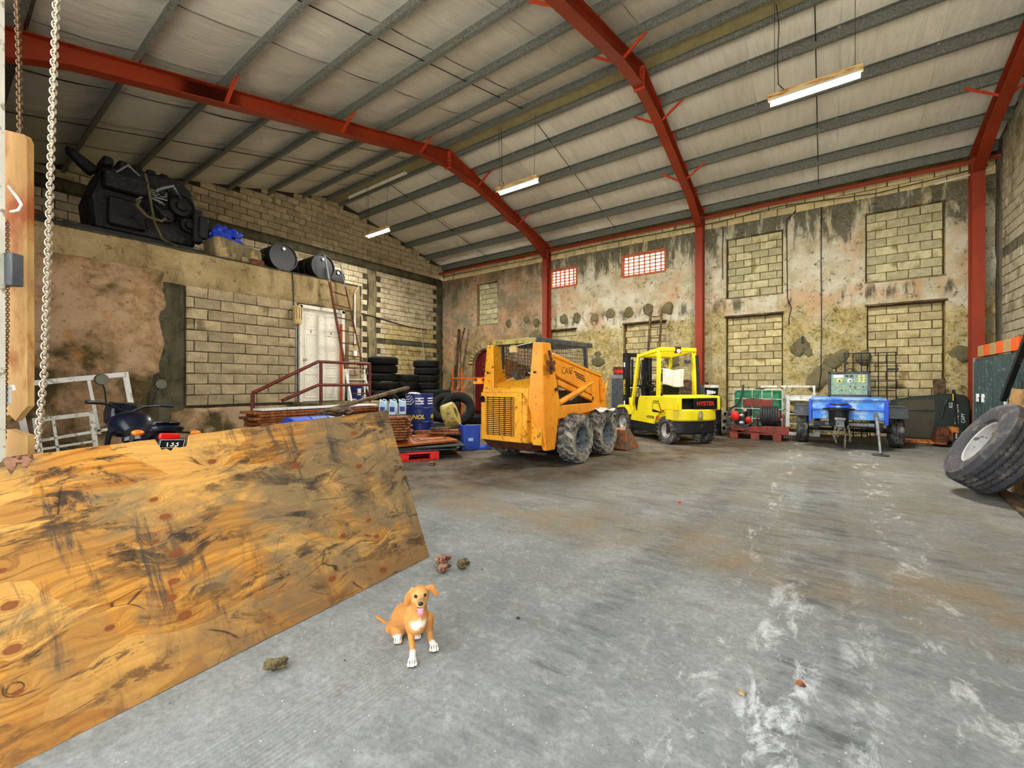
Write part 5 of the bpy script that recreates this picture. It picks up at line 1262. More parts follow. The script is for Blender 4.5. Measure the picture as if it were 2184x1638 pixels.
for x, z in ((-.0,.38),(.02,.56),(-.02,.2)): m = MB(); m.lathe([(.05,-.35),(.065,-.35),(.065,.3),(.05,.3)], (x,0,z), 'y', 14, True); m.obj('pipe', M['grey'], t)
# cables on the wall
for lb, pts in (('black cable hanging in a kink beside the upper bricked window', [(-.66,5.98),(-.72,5.9),(-.84,5.78),(-.85,5.5),(-.83,3.65),(-.74,3.38),(-.80,3.1),(-.79,2.95)]), ('long straight black cable hanging down the wall behind the trailer', [(-.09,5.95),(-.09,4.4),(-.08,3.0),(-.09,1.6),(-.15,1.1)]), ('short dark cable left of the upper middle window', [(-2.46,5.95),(-2.42,5.8),(-2.44,5.3),(-2.43,4.4)])):
    m = MB(); m.tube([(x,13.83,z) for x, z in pts], .012, 6); o = m.obj('wall_cable', M['black']); tag(o, lb, 'cable')
m = MB(); m.tube([(-14,13.86,6.16),(-9,13.8,6.12),(-6,13.84,6.17),(-2.6,13.84,6.10),(-1,13.85,6.2),(1,13.83,6.02),(2.6,13.85,6.12)], .012, 6); o = m.obj('wall_cable', M['black']); tag(o, 'thin cable strung along the wall top under the red strut', 'cable')
m = MB(); m.cyl((2.05,13.84,5.96), (2.95,13.84,6.06), .02, n=8); o = m.obj('conduit', M['white']); tag(o, 'white conduit at the top of the wall beside right column', 'conduit')
# ------------------------------------------------------------------ on the storeroom roof
t = thing('truck_engine', 'black oily truck engine strapped down on the storeroom roof', 'engine', (-10.5, 2.42, 3.99)); E_ = M['engine']
m = MB(); m.prism([(-.72,.02),(-.78,.55),(-.62,1.10),(-.30,1.22),(.45,1.30),(.72,1.12),(.80,.45),(.74,.02)], -.45, .42, 'x'); eb = m.obj('engine_block', E_, t, .05)
m = MB(); m.b2((.38,-.62,.72), (.60,.0,1.02)); m.b2((.38,-.55,.12), (.5,-.02,.62)); m.obj('side_cover', E_, eb, .03)
m = MB(); m.prism([(-.70,1.02),(-.98,1.30),(-1.00,1.42),(-.86,1.36),(-.55,1.16)], -.08, .10, 'x'); m.obj('exhaust_elbow', E_, eb, .03)
for y in (-.5,-.3,-.1,.1,.3): m = MB(); m.b2((-.2,y-.07,1.2), (.3,y+.07,1.36)); m.obj('rocker_cover', E_, eb, .03)
for i, (y, z, r) in enumerate(((.5,.75,.2),(.62,.42,.15),(.28,.5,.13),(.2,.9,.1))): m = MB(); m.lathe([(0,.08),(r*.4,.08),(r*.5,.03),(r*.85,.03),(r,.08),(r,-.2)], (.48,y,z), 'x', 20); m.obj('pulley', E_, eb)
for k in range(9):
    rr = random.Random(k+5); y0 = rr.uniform(-.7,.5); z0 = rr.uniform(.1,1.1); m = MB(); m.tube([(.44,y0,z0),(.56,y0+.1,z0+.1),(.58,y0+rr.uniform(.1,.35),z0+rr.uniform(-.15,.25)),(.46,y0+rr.uniform(.3,.5),z0+.05)], rr.uniform(.012,.028), 7); m.obj('engine_pipe', E_ if k % 3 else M['grey'], eb)
m = MB(); m.b2((.44,.66,.1), (.62,.82,.75)); m.b2((.5,.74,.2), (.66,.9,.62)); m.obj('radiator_bracket', E_, eb, .02)
m = MB(); m.b2((.5,-.10,.78), (.515,.28,.93)); pl = m.obj('finned_plate', M['steel'], eb)
for k in range(4): m = MB(); m.b2((.515,-.10,.80+.035*k), (.53,.28,.815+.035*k)); m.obj('fin', M['blackgloss'], pl)
m = MB(); m.tube([(.53,-.05,1.16),(.60,-.02,.9),(.62,.02,.55),(.64,.05,.3),(.7,.15,.0),(.93,.3,-.14)], .02, 6); m.obj('strap', M['rope'], t)
m = MB(); m.tube([(.62,-.15,.62),(.66,-.2,.5),(.66,-.05,.35),(.66,.15,.33),(.64,.22,.4)], .028, 6); m.obj('strap_loop', M['rope'], t)
for k, (x, z) in enumerate(((-9.75,3.84), (-10.2,3.84), (-11.1,3.84), (-9.85,3.92))):
    m = MB(); m.bar((x,1.0+.1*k,z), (x,3.2-.05*k,z), .13 if k < 3 else .09, .12 if k < 3 else .06); o = m.obj('steel_beam', M['black']); tag(o, ['dark steel beam under the engine nearest the roof edge', 'dark steel beam under the middle of the truck engine', 'dark steel beam under the rear of the truck engine', 'thin dark bar on top of the front beam below the engine'][k], 'beam')
m = MB(); m.blob((-9.85,.95,3.90), (.16,.22,.13), 12, .3, 3, 2); o = m.obj('rubble', M['rust']); tag(o, 'lump of reddish rubble at the left end of the roof edge', 'rubble')
t = thing('concrete_lump', 'broken pale concrete block with ragged chips on the storeroom roof edge', 'concrete block', (-9.8, 3.74, 3.80)); m = MB(); m.prism([(-.42,0),(-.46,.38),(-.30,.42),(.42,.30),(.44,.0)], -.25, .28, 'x'); m.obj('block_body', M['render'], t, .02)
for k, (y_, z_, a_, b_) in enumerate(((-.36,.22,.05,.16),(-.29,.10,.09,.09),(-.12,.06,.05,.06),(.1,.05,.08,.05),(.24,.16,.04,.14),(.30,.1,.06,.08))): m = MB(); m.blob((.28,y_,z_), (.025,a_,b_), 10, .9, 2.5, k); m.obj('plaster_chip', M['render_pale'], t)
m = MB(); m.b2((.2,.2,.0), (.32,.46,.1)); m.obj('reflector', M['rust'], t)
m = MB(); m.blob((-9.95,3.66,4.36), (.23,.28,.17), 22, .75, 3.5, 11); o = m.obj('tarpaulin', M['tarp']); tag(o, 'crumpled bright blue tarpaulin on the broken concrete block', 'tarpaulin')
m = MB(); m.box((-10.45,3.75,4.1), (.4,.35,.6)); o = m.obj('stone_block', M['render_pale'], None, .05); tag(o, 'pale stone block standing behind the blue tarpaulin', 'stone')
def rdrum(y, r, L, lb, x=-9.95, ln=.9):
    t = thing('black_drum', lb, 'drum', (x, y, 3.79+r)); m = MB(); m.lathe([(0,L/2-.02),(r*.92,L/2-.02),(r*.94,L/2),(r,L/2),(r,L*.18),(r*1.02,L*.16),(r,L*.14),(r,-L*.14),(r*1.02,-L*.16),(r,-L*.18),(r,-L/2),(0,-L/2)], axis='x', n=32); m.obj('drum_shell', M['blackgloss'], t)
    m = MB(); m.tube([(L/2,r*.97*math.cos(a),r*.97*math.sin(a)) for a in [2*PI*i/28 for i in range(28)]], .014, 6, closed=True); m.obj('drum_rim', M['darkgrey'], t)
    m = MB(); m.cyl((L/2-.02,.0,r*.6), (L/2+.015,.0,r*.6), .035, n=10); m.obj('bung', M['steel'], t); return t
rdrum(4.62, .30, .85, 'black drum lying on the roof edge left of the other drum')
rdrum(5.53, .29, .85, 'black drum with silver bung lying on the roof edge above the door')
rdrum(6.05, .18, .7, 'small black drum at the right end of the roof edge', -10.1)
t = thing('rag_bundle', 'dark bundle stuffed between the two black drums', 'bundle', (-10.1, 5.07, 3.80)); m = MB(); m.blob((0,0,.17), (.22,.13,.17), 14, .4, 3, 5); m.obj('bundle_body', M['black'], t)
t = thing('rope_coil', 'dark rope coil at the left of the black drums', 'rope', (-9.85, 4.22, 3.80)); m = MB()
for k in range(4): m.tube([(.0+.03*k,.17*math.cos(a),.17+.16*math.sin(a)) for a in [2*PI*i/18 for i in range(18)]], .02, 6, closed=True)
m.obj('coil', M['woodgrey'], t)
# ------------------------------------------------------------------ storeroom front
t = thing('wall_lantern', 'cream ribbed plastic cylinder hanging on the wall beside the white door', 'lantern', (XS+.10, 4.80, 2.64)); m = MB(); m.lathe([(0,0),(.075,0),(.085,.02),(.085,.36),(.075,.39),(0,.40)], n=20); m.obj('lantern_body', M['cream'], t)
for i in range(10): a = 2*PI*i/10; m = MB(); m.bar((.086*math.cos(a),.086*math.sin(a),.10), (.086*math.cos(a),.086*math.sin(a),.35), .008); m.obj('rib', M['woodgrey'], t)
m = MB(); m.tube([(-.06,-.05,.40),(-.055,-.06,.8),(-.055,-.08,1.12)], .012, 6); m.obj('cable', M['black'], t)
m = MB(); m.cyl((-.06,0,-1.7), (-.06,0,0), .016, n=8); m.obj('conduit', M['grey'], t)
t = thing('ladder', 'tall rusty steel ladder leaning on the storeroom beside the door', 'ladder', (0,0,0)); A0, A1, B0, B1 = V(-8.85,5.82,.94), V(-9.28,5.42,4.28), V(-8.85,6.34,.94), V(-9.28,5.80,4.22)
for a, b in ((A0,A1), (B0,B1)):
    k = .22; m = MB(); m.bar(a+(b-a)*k, a+(b-a)*.82, .05, .03); m.obj('ladder_rail', M['rust'], t); m = MB(); m.bar(a, a+(b-a)*k, .05, .03); tag(m.obj('rail_foot', M['white'], t), 'white painted lower rail'); m = MB(); m.bar(a+(b-a)*.82, b, .035, .025); m.obj('rail_tip', M['grey'], t)
for i in range(10):
    f = .05+.088*i; m = MB(); m.cyl(A0+(A1-A0)*f, B0+(B1-B0)*f, .014, n=6); m.obj('rung', M['rust'], t)
m = MB(); m.tube([(XS+.06,6.24,3.55),(XS+.06,6.24,2.3)], .022, 8); m.tube([(XS+.06,6.28,3.9),(XS+.07,6.35,3.75),(XS+.06,6.24,3.58)], .008, 5); o = m.obj('conduit', M['white']); tag(o, 'white vertical conduit right of the rusty ladder', 'conduit')
m = MB(); m.b2((XS+.04,6.20,2.0), (XS+.09,6.29,2.14)); o = m.obj('socket_box', M['white'], None, .006); tag(o, 'small white socket box on the block strip behind the ladder', 'socket')
t = thing('stair_railing', 'maroon steel handrail of the stair and landing in front of the door', 'railing', (-8.22, 5.0, 0)); RX = 0
def Rr(y, z, x=0.): return V(x, y-5.0, z)
for pts, nm in (([Rr(3.44,1.17),Rr(4.66,1.78),Rr(5.87,1.78)], 'handrail'), ([Rr(3.95,1.02),Rr(4.66,1.31),Rr(5.87,1.31)], 'mid_rail')):
    m = MB(); m.tube(pts, .032, 10); m.obj(nm, M['redrail'], t)
for y, z0, z1 in ((3.44,0,1.17), (4.72,.93,1.78), (5.87,.93,1.80)): m = MB(); m.cyl(Rr(y,z0), Rr(y,z1), .032, n=10); m.obj('post', M['redrail'], t)
m = MB(); m.tube([Rr(5.87,1.78),Rr(5.87,1.78,-.45)], .03, 8); m.obj('handrail', M['redrail'], t)
frame_obj('picture_frame', 'small thin white frame standing on the landing behind the ladder foot', .48, .76, [(0,.5,.48,.5,.015)], .035, M['white'], (-9.12, 5.9, .94), (0,-.0,PI/2), .03)
t = thing('blue_bucket', 'dark blue bucket with white print on the landing inside the white frame', 'bucket', (-9.22, 6.2, .94)); m = MB(); m.lathe([(0,0),(.13,0),(.15,.34),(.16,.36),(0,.37)], n=20); m.obj('bucket_shell', M['blue'], t); m = MB(); m.box((.145,-.02,.2), (.01,.10,.16)); m.obj('label_print', M['wtext'], t)
# long brown boards beside the landing, with a white strip on top
BDX = -7.55
for k in range(6):
    z = .62+.045*k; m = MB(); m.box((BDX+random.uniform(-.05,.05),4.35+random.uniform(-.06,.06),z+.02), (.55,2.35+.1*(k % 2),.038), (0,0,random.uniform(-.02,.02))); o = m.obj('timber_board', M['wood'], None, .004); tag(o, ['bottom','second','third','fourth','fifth','topmost'][k]+' red-brown board of the long stack beside the stair railing', 'board', 'boards stacked beside the stair')
m = MB(); m.box((BDX+.08,4.3,.913), (.34,2.2,.03)); o = m.obj('white_board', M['white'], None, .004); tag(o, 'white board lying on the long stack beside the stair railing', 'board')
for k, y in enumerate((3.5, 5.1)):
    t = thing('trestle', ['nearer','farther'][k]+' rough timber trestle under the long board stack', 'trestle', (BDX, y, 0)); m = MB(); m.b2((-.35,-.06,.5), (.35,.06,.62)); m.obj('trestle_beam', M['woodgrey'], t)
    for x in (-.28,.28): m = MB(); m.b2((x-.05,-.05,0), (x+.05,.05,.5)); m.obj('leg', M['woodgrey'], t)
for k in range(5):
    m = MB(); m.box((-8.0+.03*k,3.05,.30+.05*k), (.5,.55,.045), (0,0,.05*k)); o = m.obj('brown_tile', M['wood'], None, .004); tag(o, ['bottom','second','third','fourth','top'][k]+' board of the small stack at the stair foot', 'board', 'boards at the stair foot')
m = MB(); m.b2((-8.2,2.8,0), (-7.8,3.3,.27)); o = m.obj('timber_block', M['woodgrey'], None, .01); tag(o, 'dark timber block under the small stack at the stair foot', 'block')
m = MB(); m.bar((-6.62,3.75,.86), (-6.75,5.7,1.26), .12, .05); o = m.obj('diagonal_plank', M['woodgrey']); tag(o, 'grey-brown plank rising diagonally over the brown boards', 'plank')
t = thing('lying_drum', 'blue steel drum lying on its side behind the plywood', 'drum', (-6.5, 3.65, .55)); m = MB(); m.lathe([(0,.42),(.27,.42),(.285,.44),(.285,.15),(.295,.14),(.285,.13),(.285,-.13),(.295,-.14),(.285,-.15),(.285,-.44),(0,-.42)], axis='y', n=28); m.obj('drum_shell', M['plblue'], t); m = MB(); m.b2((-.4,-.35,-.55), (.4,.35,-.29)); m.obj('cradle', M['woodgrey'], t)
m = MB(); m.blob((-6.25,3.9,.90), (.18,.25,.07), 14, .6, 3, 4); o = m.obj('rag_heap', M['woodgrey']); tag(o, 'heap of dirty rags lying on the blue drum', 'rags')
# ------------------------------------------------------------------ pile in the middle: pallet, sheets, panel door, drum
U, NB = V(.535,.845,0), V(-.845,.535,0); PC = V(-5.50,5.36,0); PA = math.atan2(.845,.535)
t = thing('red_pallet', 'red plastic pallet under the black sheets', 'pallet', PC-U*.6+NB*.5, PA)
for j in range(7): m = MB(); m.b2((-.6,-.5+.148*j,.115), (.6,-.5+.148*j+.11,.14)); m.obj('deck_slat', M['redplastic'], t, .004)
for x in (-.52,0,.52):
    for y in (-.44,0,.44): m = MB(); m.b2((x-.08,y-.06,.02), (x+.08,y+.06,.115)); m.obj('foot', M['redplastic'], t, .008)
for y in (-.44,0,.44): m = MB(); m.b2((-.6,y-.06,0), (.6,y+.06,.02)); m.obj('runner', M['redplastic'], t, .004)
for k, (du, dn, z, w, h, r) in enumerate(((-.55,.62,.16,1.8,1.1,.02), (-.42,.66,.185,1.8,1.05,.10), (-.42,.60,.21,1.9,1.0,-.06))):
    m = MB(); m.box((0,0,0), (w,h,.02)); o = m.obj('black_sheet', M['darkgrey'] if k < 2 else M['dkgreen'], None, .003); o.location = PC+U*du+NB*dn+V(0,0,z); o.rotation_euler = (0,0,PA+r); tag(o, ['lowest','middle','uppermost'][k]+' dark sheet lying on the red pallet', 'sheet', 'dark sheets on the pallet')
t = thing('panel_door', 'brown carved panel door lying flat on the dark sheets', 'door', PC+U*(-.42)+NB*.60+V(0,0,.265), PA+.25); t.rotation_euler = (.06,0,PA+.25)
m = MB(); m.b2((-1.0,-.42,0), (.78,.42,.04)); m.obj('door_slab', M['wooddoor'], t, .004)
for x0, x1 in ((-.9,-.1), (.02,.66)):
    for y0, y1 in ((-.34,-.04), (.06,.34)):
        m = MB(); m.b2((x0,y0,.04), (x1,y1,.052)); m.b2((x0+.06,y0+.05,.052), (x1-.06,y1-.05,.066)); m.obj('raised_panel', M['wooddoor'], t, .006)
for k in range(9):
    m = MB(); m.box((0,0,0), (.40+.02*(k % 2),.95,.036)); o = m.obj('brown_board', M['wood'], None, .004); o.location = V(-6.36,5.10,.375+.046*k)+U*random.uniform(-.04,.04); o.rotation_euler = (0,0,PA+random.uniform(-.05,.05)); tag(o, ['bottom','second','third','fourth','fifth','sixth','seventh','eighth','top'][k]+' brown board of the stack under the blue cans', 'board', 'boards under the blue cans')
def jcan(x, y, z, rz, lb):
    t = thing('jerrycan', lb, 'jerrycan', (x, y, z), rz); m = MB(); m.prism([(-.07,0),(.07,0),(.07,.20),(.045,.25),(-.03,.26),(-.07,.22)], -.05, .05, 'y'); m.obj('can_body', M['ltblue'], t, .015)
    m = MB(); m.cyl((-.045,0,.245), (-.05,0,.285), .02, n=10); m.obj('cap', M['white'], t); m = MB(); m.tube([(-.02,0,.25),(.01,0,.29),(.05,0,.27),(.06,0,.22)], .012, 6); m.obj('handle', M['ltblue'], t); m = MB(); m.b2((-.045,-.053,.06), (.045,-.05,.15)); m.obj('label_print', M['blue'], t)
jcan(-6.49,4.92,.768,.6,'leftmost of the pale blue jerrycans on the brown stack'); jcan(-6.36,5.04,.768,.5,'middle pale blue jerrycan on the brown stack'); jcan(-6.33,5.22,.768,.9,'rightmost pale blue jerrycan, set back beside the oil drum')
t = thing('oil_drum', 'dark blue oil drum with white chevrons and yellow lettering', 'drum', (-7.03, 6.26, .24)); R_ = .292
m = MB(); m.lathe([(0,.86),(R_-.02,.86),(R_-.015,.875),(R_+.004,.88),(R_+.004,.865),(R_,.86),(R_,.60),(R_+.012,.585),(R_,.57),(R_,.31),(R_+.012,.295),(R_,.28),(R_,.015),(R_+.004,0),(0,0)], n=40); m.obj('drum_shell', M['blue'], t)
m = MB(); m.cyl((.12,-.14,.86), (.12,-.14,.90), .035, n=12); m.obj('bung', M['white'], t); m = MB(); m.blob((-.05,-.1,.885), (.16,.10,.03), 12, .4); m.obj('spill_rag', M['cloth'], t)
def on_drum(a, z, dz, da, h, mat, name='chevron'):
    m = MB(); n = 8; r = R_+.003
    def f(u, v):
        aa = a+da*u; zz = z+dz*u+h*(v-.5); return (r*math.cos(aa), r*math.sin(aa), zz)
    m.grid(f, n, 1); o = m.obj(name, mat, t); return o
camdir = math.atan2(-6.26, 7.03)
for k in range(4): on_drum(camdir-1.15, .67+.05*k, 0., .55-.08*k, .022, M['wtext']); on_drum(camdir-.62-.08*k, .67+.05*k-.0, .07, .25, .026, M['wtext'])
for k in range(3): on_drum(camdir-.30, .68+.055*k, 0., .62, .024, M['wtext']); on_drum(camdir+.62, .68+.055*k, 0, .6, .022, M['wtext'])
on_drum(camdir-.12, .795, -.10, .35, .03, M['wtext'])
for a_, s_ in ((camdir-.52, 'MANNOL'), (camdir+1.8, 'MANNOL')):
    text_obj(s_, .12, M['ytext'], t, ((R_+.002)*math.cos(a_),(R_+.002)*math.sin(a_),.40), (PI/2,0,a_+PI/2), bend=R_+.002, bold=.004, shear=.2, name='lettering')
m = MB(); m.b2((-7.45,5.85,0), (-6.65,6.7,.235)); o = m.obj('drum_stand', M['woodgrey'], None, .01); tag(o, 'rough timber base under the blue oil drum', 'base')
m = MB(); m.lathe([(.14,-.13),(.26,-.13),(.27,-.11),(.27,.11),(.26,.13),(.14,.13)], axis='x', n=28, closed=True); o = m.obj('strap_coil', M['ychain']); o.location = (-6.45,6.62,.66); o.rotation_euler = (0,-.35,.55); tag(o, 'wide yellowish coil resting on boards beside the oil drum', 'coil')
for k, (a, b, w) in enumerate((((-6.6,5.75,.38),(-5.9,6.28,.41),.16), ((-6.75,5.95,.31),(-5.95,6.42,.33),.2), ((-6.25,5.85,.45),(-5.95,6.1,.47),.2))):
    m = MB(); m.bar(a, b, w, .035); o = m.obj('loose_board', M['wood'] if k < 2 else M['woodgrey'], None, .004); tag(o, ['upper loose red-brown board below the yellowish coil', 'lower loose board reaching towards the blue crate', 'short grey offcut lying on the loose boards'][k], 'board')
t = thing('blue_crate', 'bright blue plastic crate standing on end left of the loader', 'crate', (-5.66, 6.68, 0), PA-.15)
m = MB(); m.b2((-.40,-.02,0), (-.02,.02,.50)); m.obj('crate_wall', M['plblue'], t, .01); m = MB(); m.b2((-.40,-.02,0), (-.36,.34,.5)); m.obj('crate_wall', M['plblue'], t, .006); m = MB(); m.b2((.18,-.02,0), (.22,.34,.5)); m.obj('crate_wall', M['plblue'], t, .006); m = MB(); m.b2((-.4,-.04,0), (.22,.34,.05)); m.obj('crate_base', M['plblue'], t, .006); m = MB(); m.b2((.12,-.03,0), (.2,.01,.4)); m.obj('crate_rib', M['plblue'], t); m = MB(); m.b2((-.26,-.03,.18), (-.16,-.018,.24)); m.obj('label_print', M['ltblue'], t)
# far corner
t = thing('scaffold_frame', 'orange scaffold frame in the far left corner', 'scaffold', (-11.75, 12.75, 0)); 
for x in (-.55,-.05): m = MB(); m.cyl((x,0,0), (x,0,1.95), .03, n=8); m.obj('scaffold_post', M['scaf'], t)
for z in (1.55,.9,1.0): m = MB(); m.bar((-.55,0,z), (1.35 if z > 1.5 else -.05,0,z), .05, .06); m.obj('scaffold_bar', M['scaf'], t)
m = MB(); m.cyl((-.5,0,1.0), (-.1,0,1.45), .015, n=6); m.obj('scaffold_brace', M['scaf'], t); m = MB(); m.cyl((-.05,0,.9), (.4,0,1.5), .015, n=6); m.obj('scaffold_brace', M['scaf'], t)
for k, (x0, x1) in enumerate(((-13.2,-12.45), (-12.75,-12.95))):
    m = MB(); m.bar((x0,13.1+.14*k,.02), (x1,13.62+.18*k,3.7), .14, .05); o = m.obj('leaning_plank', M['woodgrey']); tag(o, ['wide grey plank leaning in the far left corner', 'narrow grey plank crossing behind the leaning wide plank'][k], 'plank')
t = thing('work_bench', 'low bench with small tins beside the loader and arched door', 'bench', (-9.0, 11.9, 0)); m = MB(); m.b2((-.8,-.3,.78), (.6,.3,.82)); m.obj('bench_top', M['grey'], t)
for x in (-.7,.5):
    for y in (-.25,.25): m = MB(); m.b2((x-.03,y-.03,0), (x+.03,y+.03,.78)); m.obj('leg', M['black'], t)
for k, x in enumerate((-.4,-.15,.1)): m = MB(); m.lathe([(0,0),(.06+.02*k,0),(.06+.02*k,.14),(0,.15)], (-9.0+x,11.8,.82), n=14); o = m.obj('tin', M['white' if k == 1 else 'woodgrey']); tag(o, ['small brown tin at the left of the low bench', 'white tin in the middle of the low bench', 'wide brown tin at the right of the low bench'][k], 'tin')
m = MB(); m.tube([(XL+.05,9.2,4.02),(XL+.05,10.5,3.88),(XL+.05,11.7,3.72),(XL+.05,12.9,3.66)], .016, 6); o = m.obj('wall_cable', M['black']); tag(o, 'black cable sagging along the gable wall above the tyre stacks', 'cable')
m = MB(); m.cyl((XL+.3,12.6,2.2), (XL+.05,12.6,3.7), .012, n=6); o = m.obj('thin_pole', M['steel']); tag(o, 'thin pale pole standing behind the narrow-topped tyre stack', 'pole')
# ------------------------------------------------------------------ white frames by the storeroom wall, motorcycle
frame_obj('window_frame', 'tall white window frame leaning on the stained storeroom plaster', 1.25, 1.36, [(.78,.45,.78,1.32,.04), (.0,.50,1.25,.50,.04)], .075, M['white'], (-9.05, .88, .01), (0,-.14,PI/2))
frame_obj('window_frame', 'lower white window frame with small panes behind the chain', .62, .86, [(.2,0,.2,.86,.03), (0,.42,.62,.42,.03)], .06, M['white2'], (-8.78, .95, .01), (0,-.1,PI/2))
t = thing('motorcycle', 'dark motorcycle with round mirrors and plate 133 behind the plywood', 'motorcycle', (-5.96, 1.27, 0), rot=(.10,0,PI+.05))   # local x forward
K2 = M['blackgloss']; wt = MB().lathe([(.235,-.04),(.27,-.055),(.30,-.045),(.315,0),(.30,.045),(.27,.055),(.235,.04)], axis='y', n=32, closed=True).mesh('tyre', M['tyre_dark'])
for x in (-.62, .66):
    o = inst('tyre', wt, t, (x,0,.315)); m = MB(); m.lathe([(.22,-.03),(.24,-.03),(.24,.03),(.22,.03)], axis='y', n=28, closed=True)
    for i in range(6): a = PI/3*i; m.bar((0,0,0), (.23*math.cos(a),0,.23*math.sin(a)), .03, .03, (0,1,0))
    m.cyl((0,-.06,0), (0,.06,0), .05, n=10); m.obj('wheel_rim', K2, o)
m = MB(); m.b2((-.25,-.14,.28), (.25,.14,.62)); m.obj('engine', M['engine'], t, .05)
m = MB(); m.tube([(-.6,.0,.32),(-.3,0,.45),(-.25,0,.7),(.35,0,.88),(.42,0,.95)], .035, 8); m.obj('frame', K2, t)
m = MB(); m.grid(lambda u, v: ((-.05+.55*u)+0, .15*math.sin(PI*v*2)*(.7+.6*math.sin(PI*u)), .82+.10*math.sin(PI*min(u*1.1,1))+.13*math.cos(PI*v*2)*(.5+.5*math.sin(PI*u))), 12, 16); m.obj('fuel_tank', M['mbike'], t)
m = MB(); m.prism([(-.72,.92),(-.80,.98),(-.35,.90),(.0,.86),(.0,.78),(-.3,.78),(-.6,.84)], -.12, .12, 'y'); m.obj('seat', K2, t, .03)
m = MB(); m.prism([(-.85,.90),(-.5,.74),(.0,.70),(.05,.80),(-.4,.84),(-.8,.96)], -.13, .13, 'y'); m.obj('side_panel', M['mbike'], t, .03)
for s in (-1, 1):
    m = MB(); m.prism([(-.55,.80),(-.1,.74),(-.12,.78),(-.5,.84)], s*.131, s*.136, 'y'); m.obj('side_flash', M['steel'], t)
    m = MB(); m.cyl((.66,s*.10,.32), (.45,s*.10,.98), .025, n=8); m.obj('fork_leg', K2, t)
    m = MB(); m.tube([(.42,s*.05,1.04),(.40,s*.15,1.10),(.31,s*.28,1.12)], .015, 8); m.obj('handlebar', K2, t); m = MB(); m.cyl((.32,s*.27,1.12), (.26,s*.38,1.12), .02, n=8); m.obj('grip', K2, t)
    m = MB(); m.tube([(.36,s*.20,1.12),(.37,s*.22,1.25),(.38,s*.25,1.34)], .008, 6); m.obj('mirror_arm', K2, t)
    m = MB(); m.lathe([(0,.012),(.05,.008),(.062,0),(.06,-.02),(0,-.03)], (.38,s*.26,1.37), 'x', 18); mi = m.obj('mirror', K2, t); m = MB(); m.lathe([(0,-.001),(.055,-.001)], (.345,s*.26,1.37), 'x', 18); m.cyl((.346,s*.26,1.37), (.349,s*.26,1.37), .05, n=16); m.obj('mirror_glass', M['mirror'], mi)
    m = MB(); m.bar((-.78,s*.08,.88), (-.80,s*.20,.87), .02); il = m.obj('indicator_stalk', K2, t); m = MB(); m.blob((-.80,s*.23,.87), (.035,.05,.028), 10, 0); m.obj('indicator_lens', M['amber'], il)
    m = MB(); m.cyl((-.55,s*.17,.36), (-.38,s*.15,.82), .022, n=8); m.obj('shock_absorber', K2, t)
m = MB(); m.lathe([(0,.1),(.09,.08),(.10,0),(.06,-.12)], (.62,0,.98), 'x', 18); m.obj('headlamp', M['steel'], t)
m = MB(); m.prism([(.40,.95),(.66,.86),(.74,1.0),(.66,1.14),(.5,1.12)], -.13, .13, 'y'); m.obj('cowl', M['mbike'], t, .03)
m = MB(); m.box((-.84,0,.84), (.04,.16,.06)); m.obj('tail_lamp', M['redlens'], t, .01)
m = MB(); m.prism([(-.78,.86),(-.94,.70),(-.96,.50),(-.92,.50),(-.90,.70),(-.72,.82)], -.07, .07, 'y'); m.obj('rear_mudguard', K2, t)
m = MB(); m.box((-.925,0,.775), (.008,.21,.10), (0,-.3,0)); lp = m.obj('number_plate', K2, t, .004)
m = MB()
for q in ((-.095,-.04,.095,-.04),(-.095,.04,.095,.04),(-.095,-.04,-.095,.04),(.095,-.04,.095,.04)): m.bar((0,q[0],q[1]), (0,q[2],q[3]), .003, .003, (1,0,0))
o = m.obj('plate_border', M['wtext'], lp); o.location = (-.931,0,.775); o.rotation_euler = (0,-.3,0)
text_obj('133', .075, M['wtext'], lp, (-.932,0,.773), (PI/2-.0,0,-PI/2), bold=.001)
m = MB(); m.cyl((-.8,-.14,.36), (-.2,-.14,.30), .045, n=12); m.obj('muffler', M['steel'], t); m = MB(); m.cyl((-.1,.05,.3), (-.12,.28,.02), .012, n=6); m.obj('side_stand', K2, t)
# ------------------------------------------------------------------ plywood sheet in the foreground
BL, BR_, TR_, TL = V(-2.27,-.12,.004), V(-2.48,2.31,.004), V(-2.97,2.29,1.12), V(-2.955,-.13,1.0)
ex = (BR_-BL).normalized(); ez = ex.cross(TL-BL).normalized(); ey = ez.cross(ex)
PM = Matrix((ex, ey, ez)).transposed().to_4x4(); PM.translation = BL; PI_ = PM.inverted()
def ply_top(u):
    x = u*2.44; e = .006*noise.noise(V(x*9, 0, 0))
    if .885 < x < 1.03: e -= .07+.02*noise.noise(V(x*40, 3, 0))
    return 1+e/1.22
def plyp(u, v):
    vv = v*ply_top(u); p = (BL*(1-u)+BR_*u)*(1-vv)+(TL*(1-u)+TR_*u)*vv; return PI_ @ p
t = link('plywood_sheet', None); t.matrix_world = PM; tag(t, 'large weathered yellow plywood sheet leaning at the left foreground', 'plywood')
m = MB(); m.grid(plyp, 122, 24); k0 = len(m.v); nU, nV = 123, 25
o_ = len(m.v); m.v += [v-V(0,0,.018) for v in m.v[:k0]]
for j in range(24):
    for i in range(122):
        a = o_+j*nU+i; m.f.append((a, a+nU, a+nU+1, a+1))
for i in range(122):
    m.f.append((i, o_+i, o_+i+1, i+1)); a = 24*nU+i; m.f.append((a, a+1, o_+a+1, o_+a))
for j in range(24):
    a = j*nU; m.f.append((a, a+nU, o_+a+nU, o_+a)); a = j*nU+122; m.f.append((a, o_+a, o_+a+nU, a+nU))
m.obj('sheet', M['ply'], t, ang=30)
m = MB()
ps = [plyp(.06+.115*i/12, .985-.06*(i % 2)-.02*math.sin(i*2.1)) for i in range(13)]
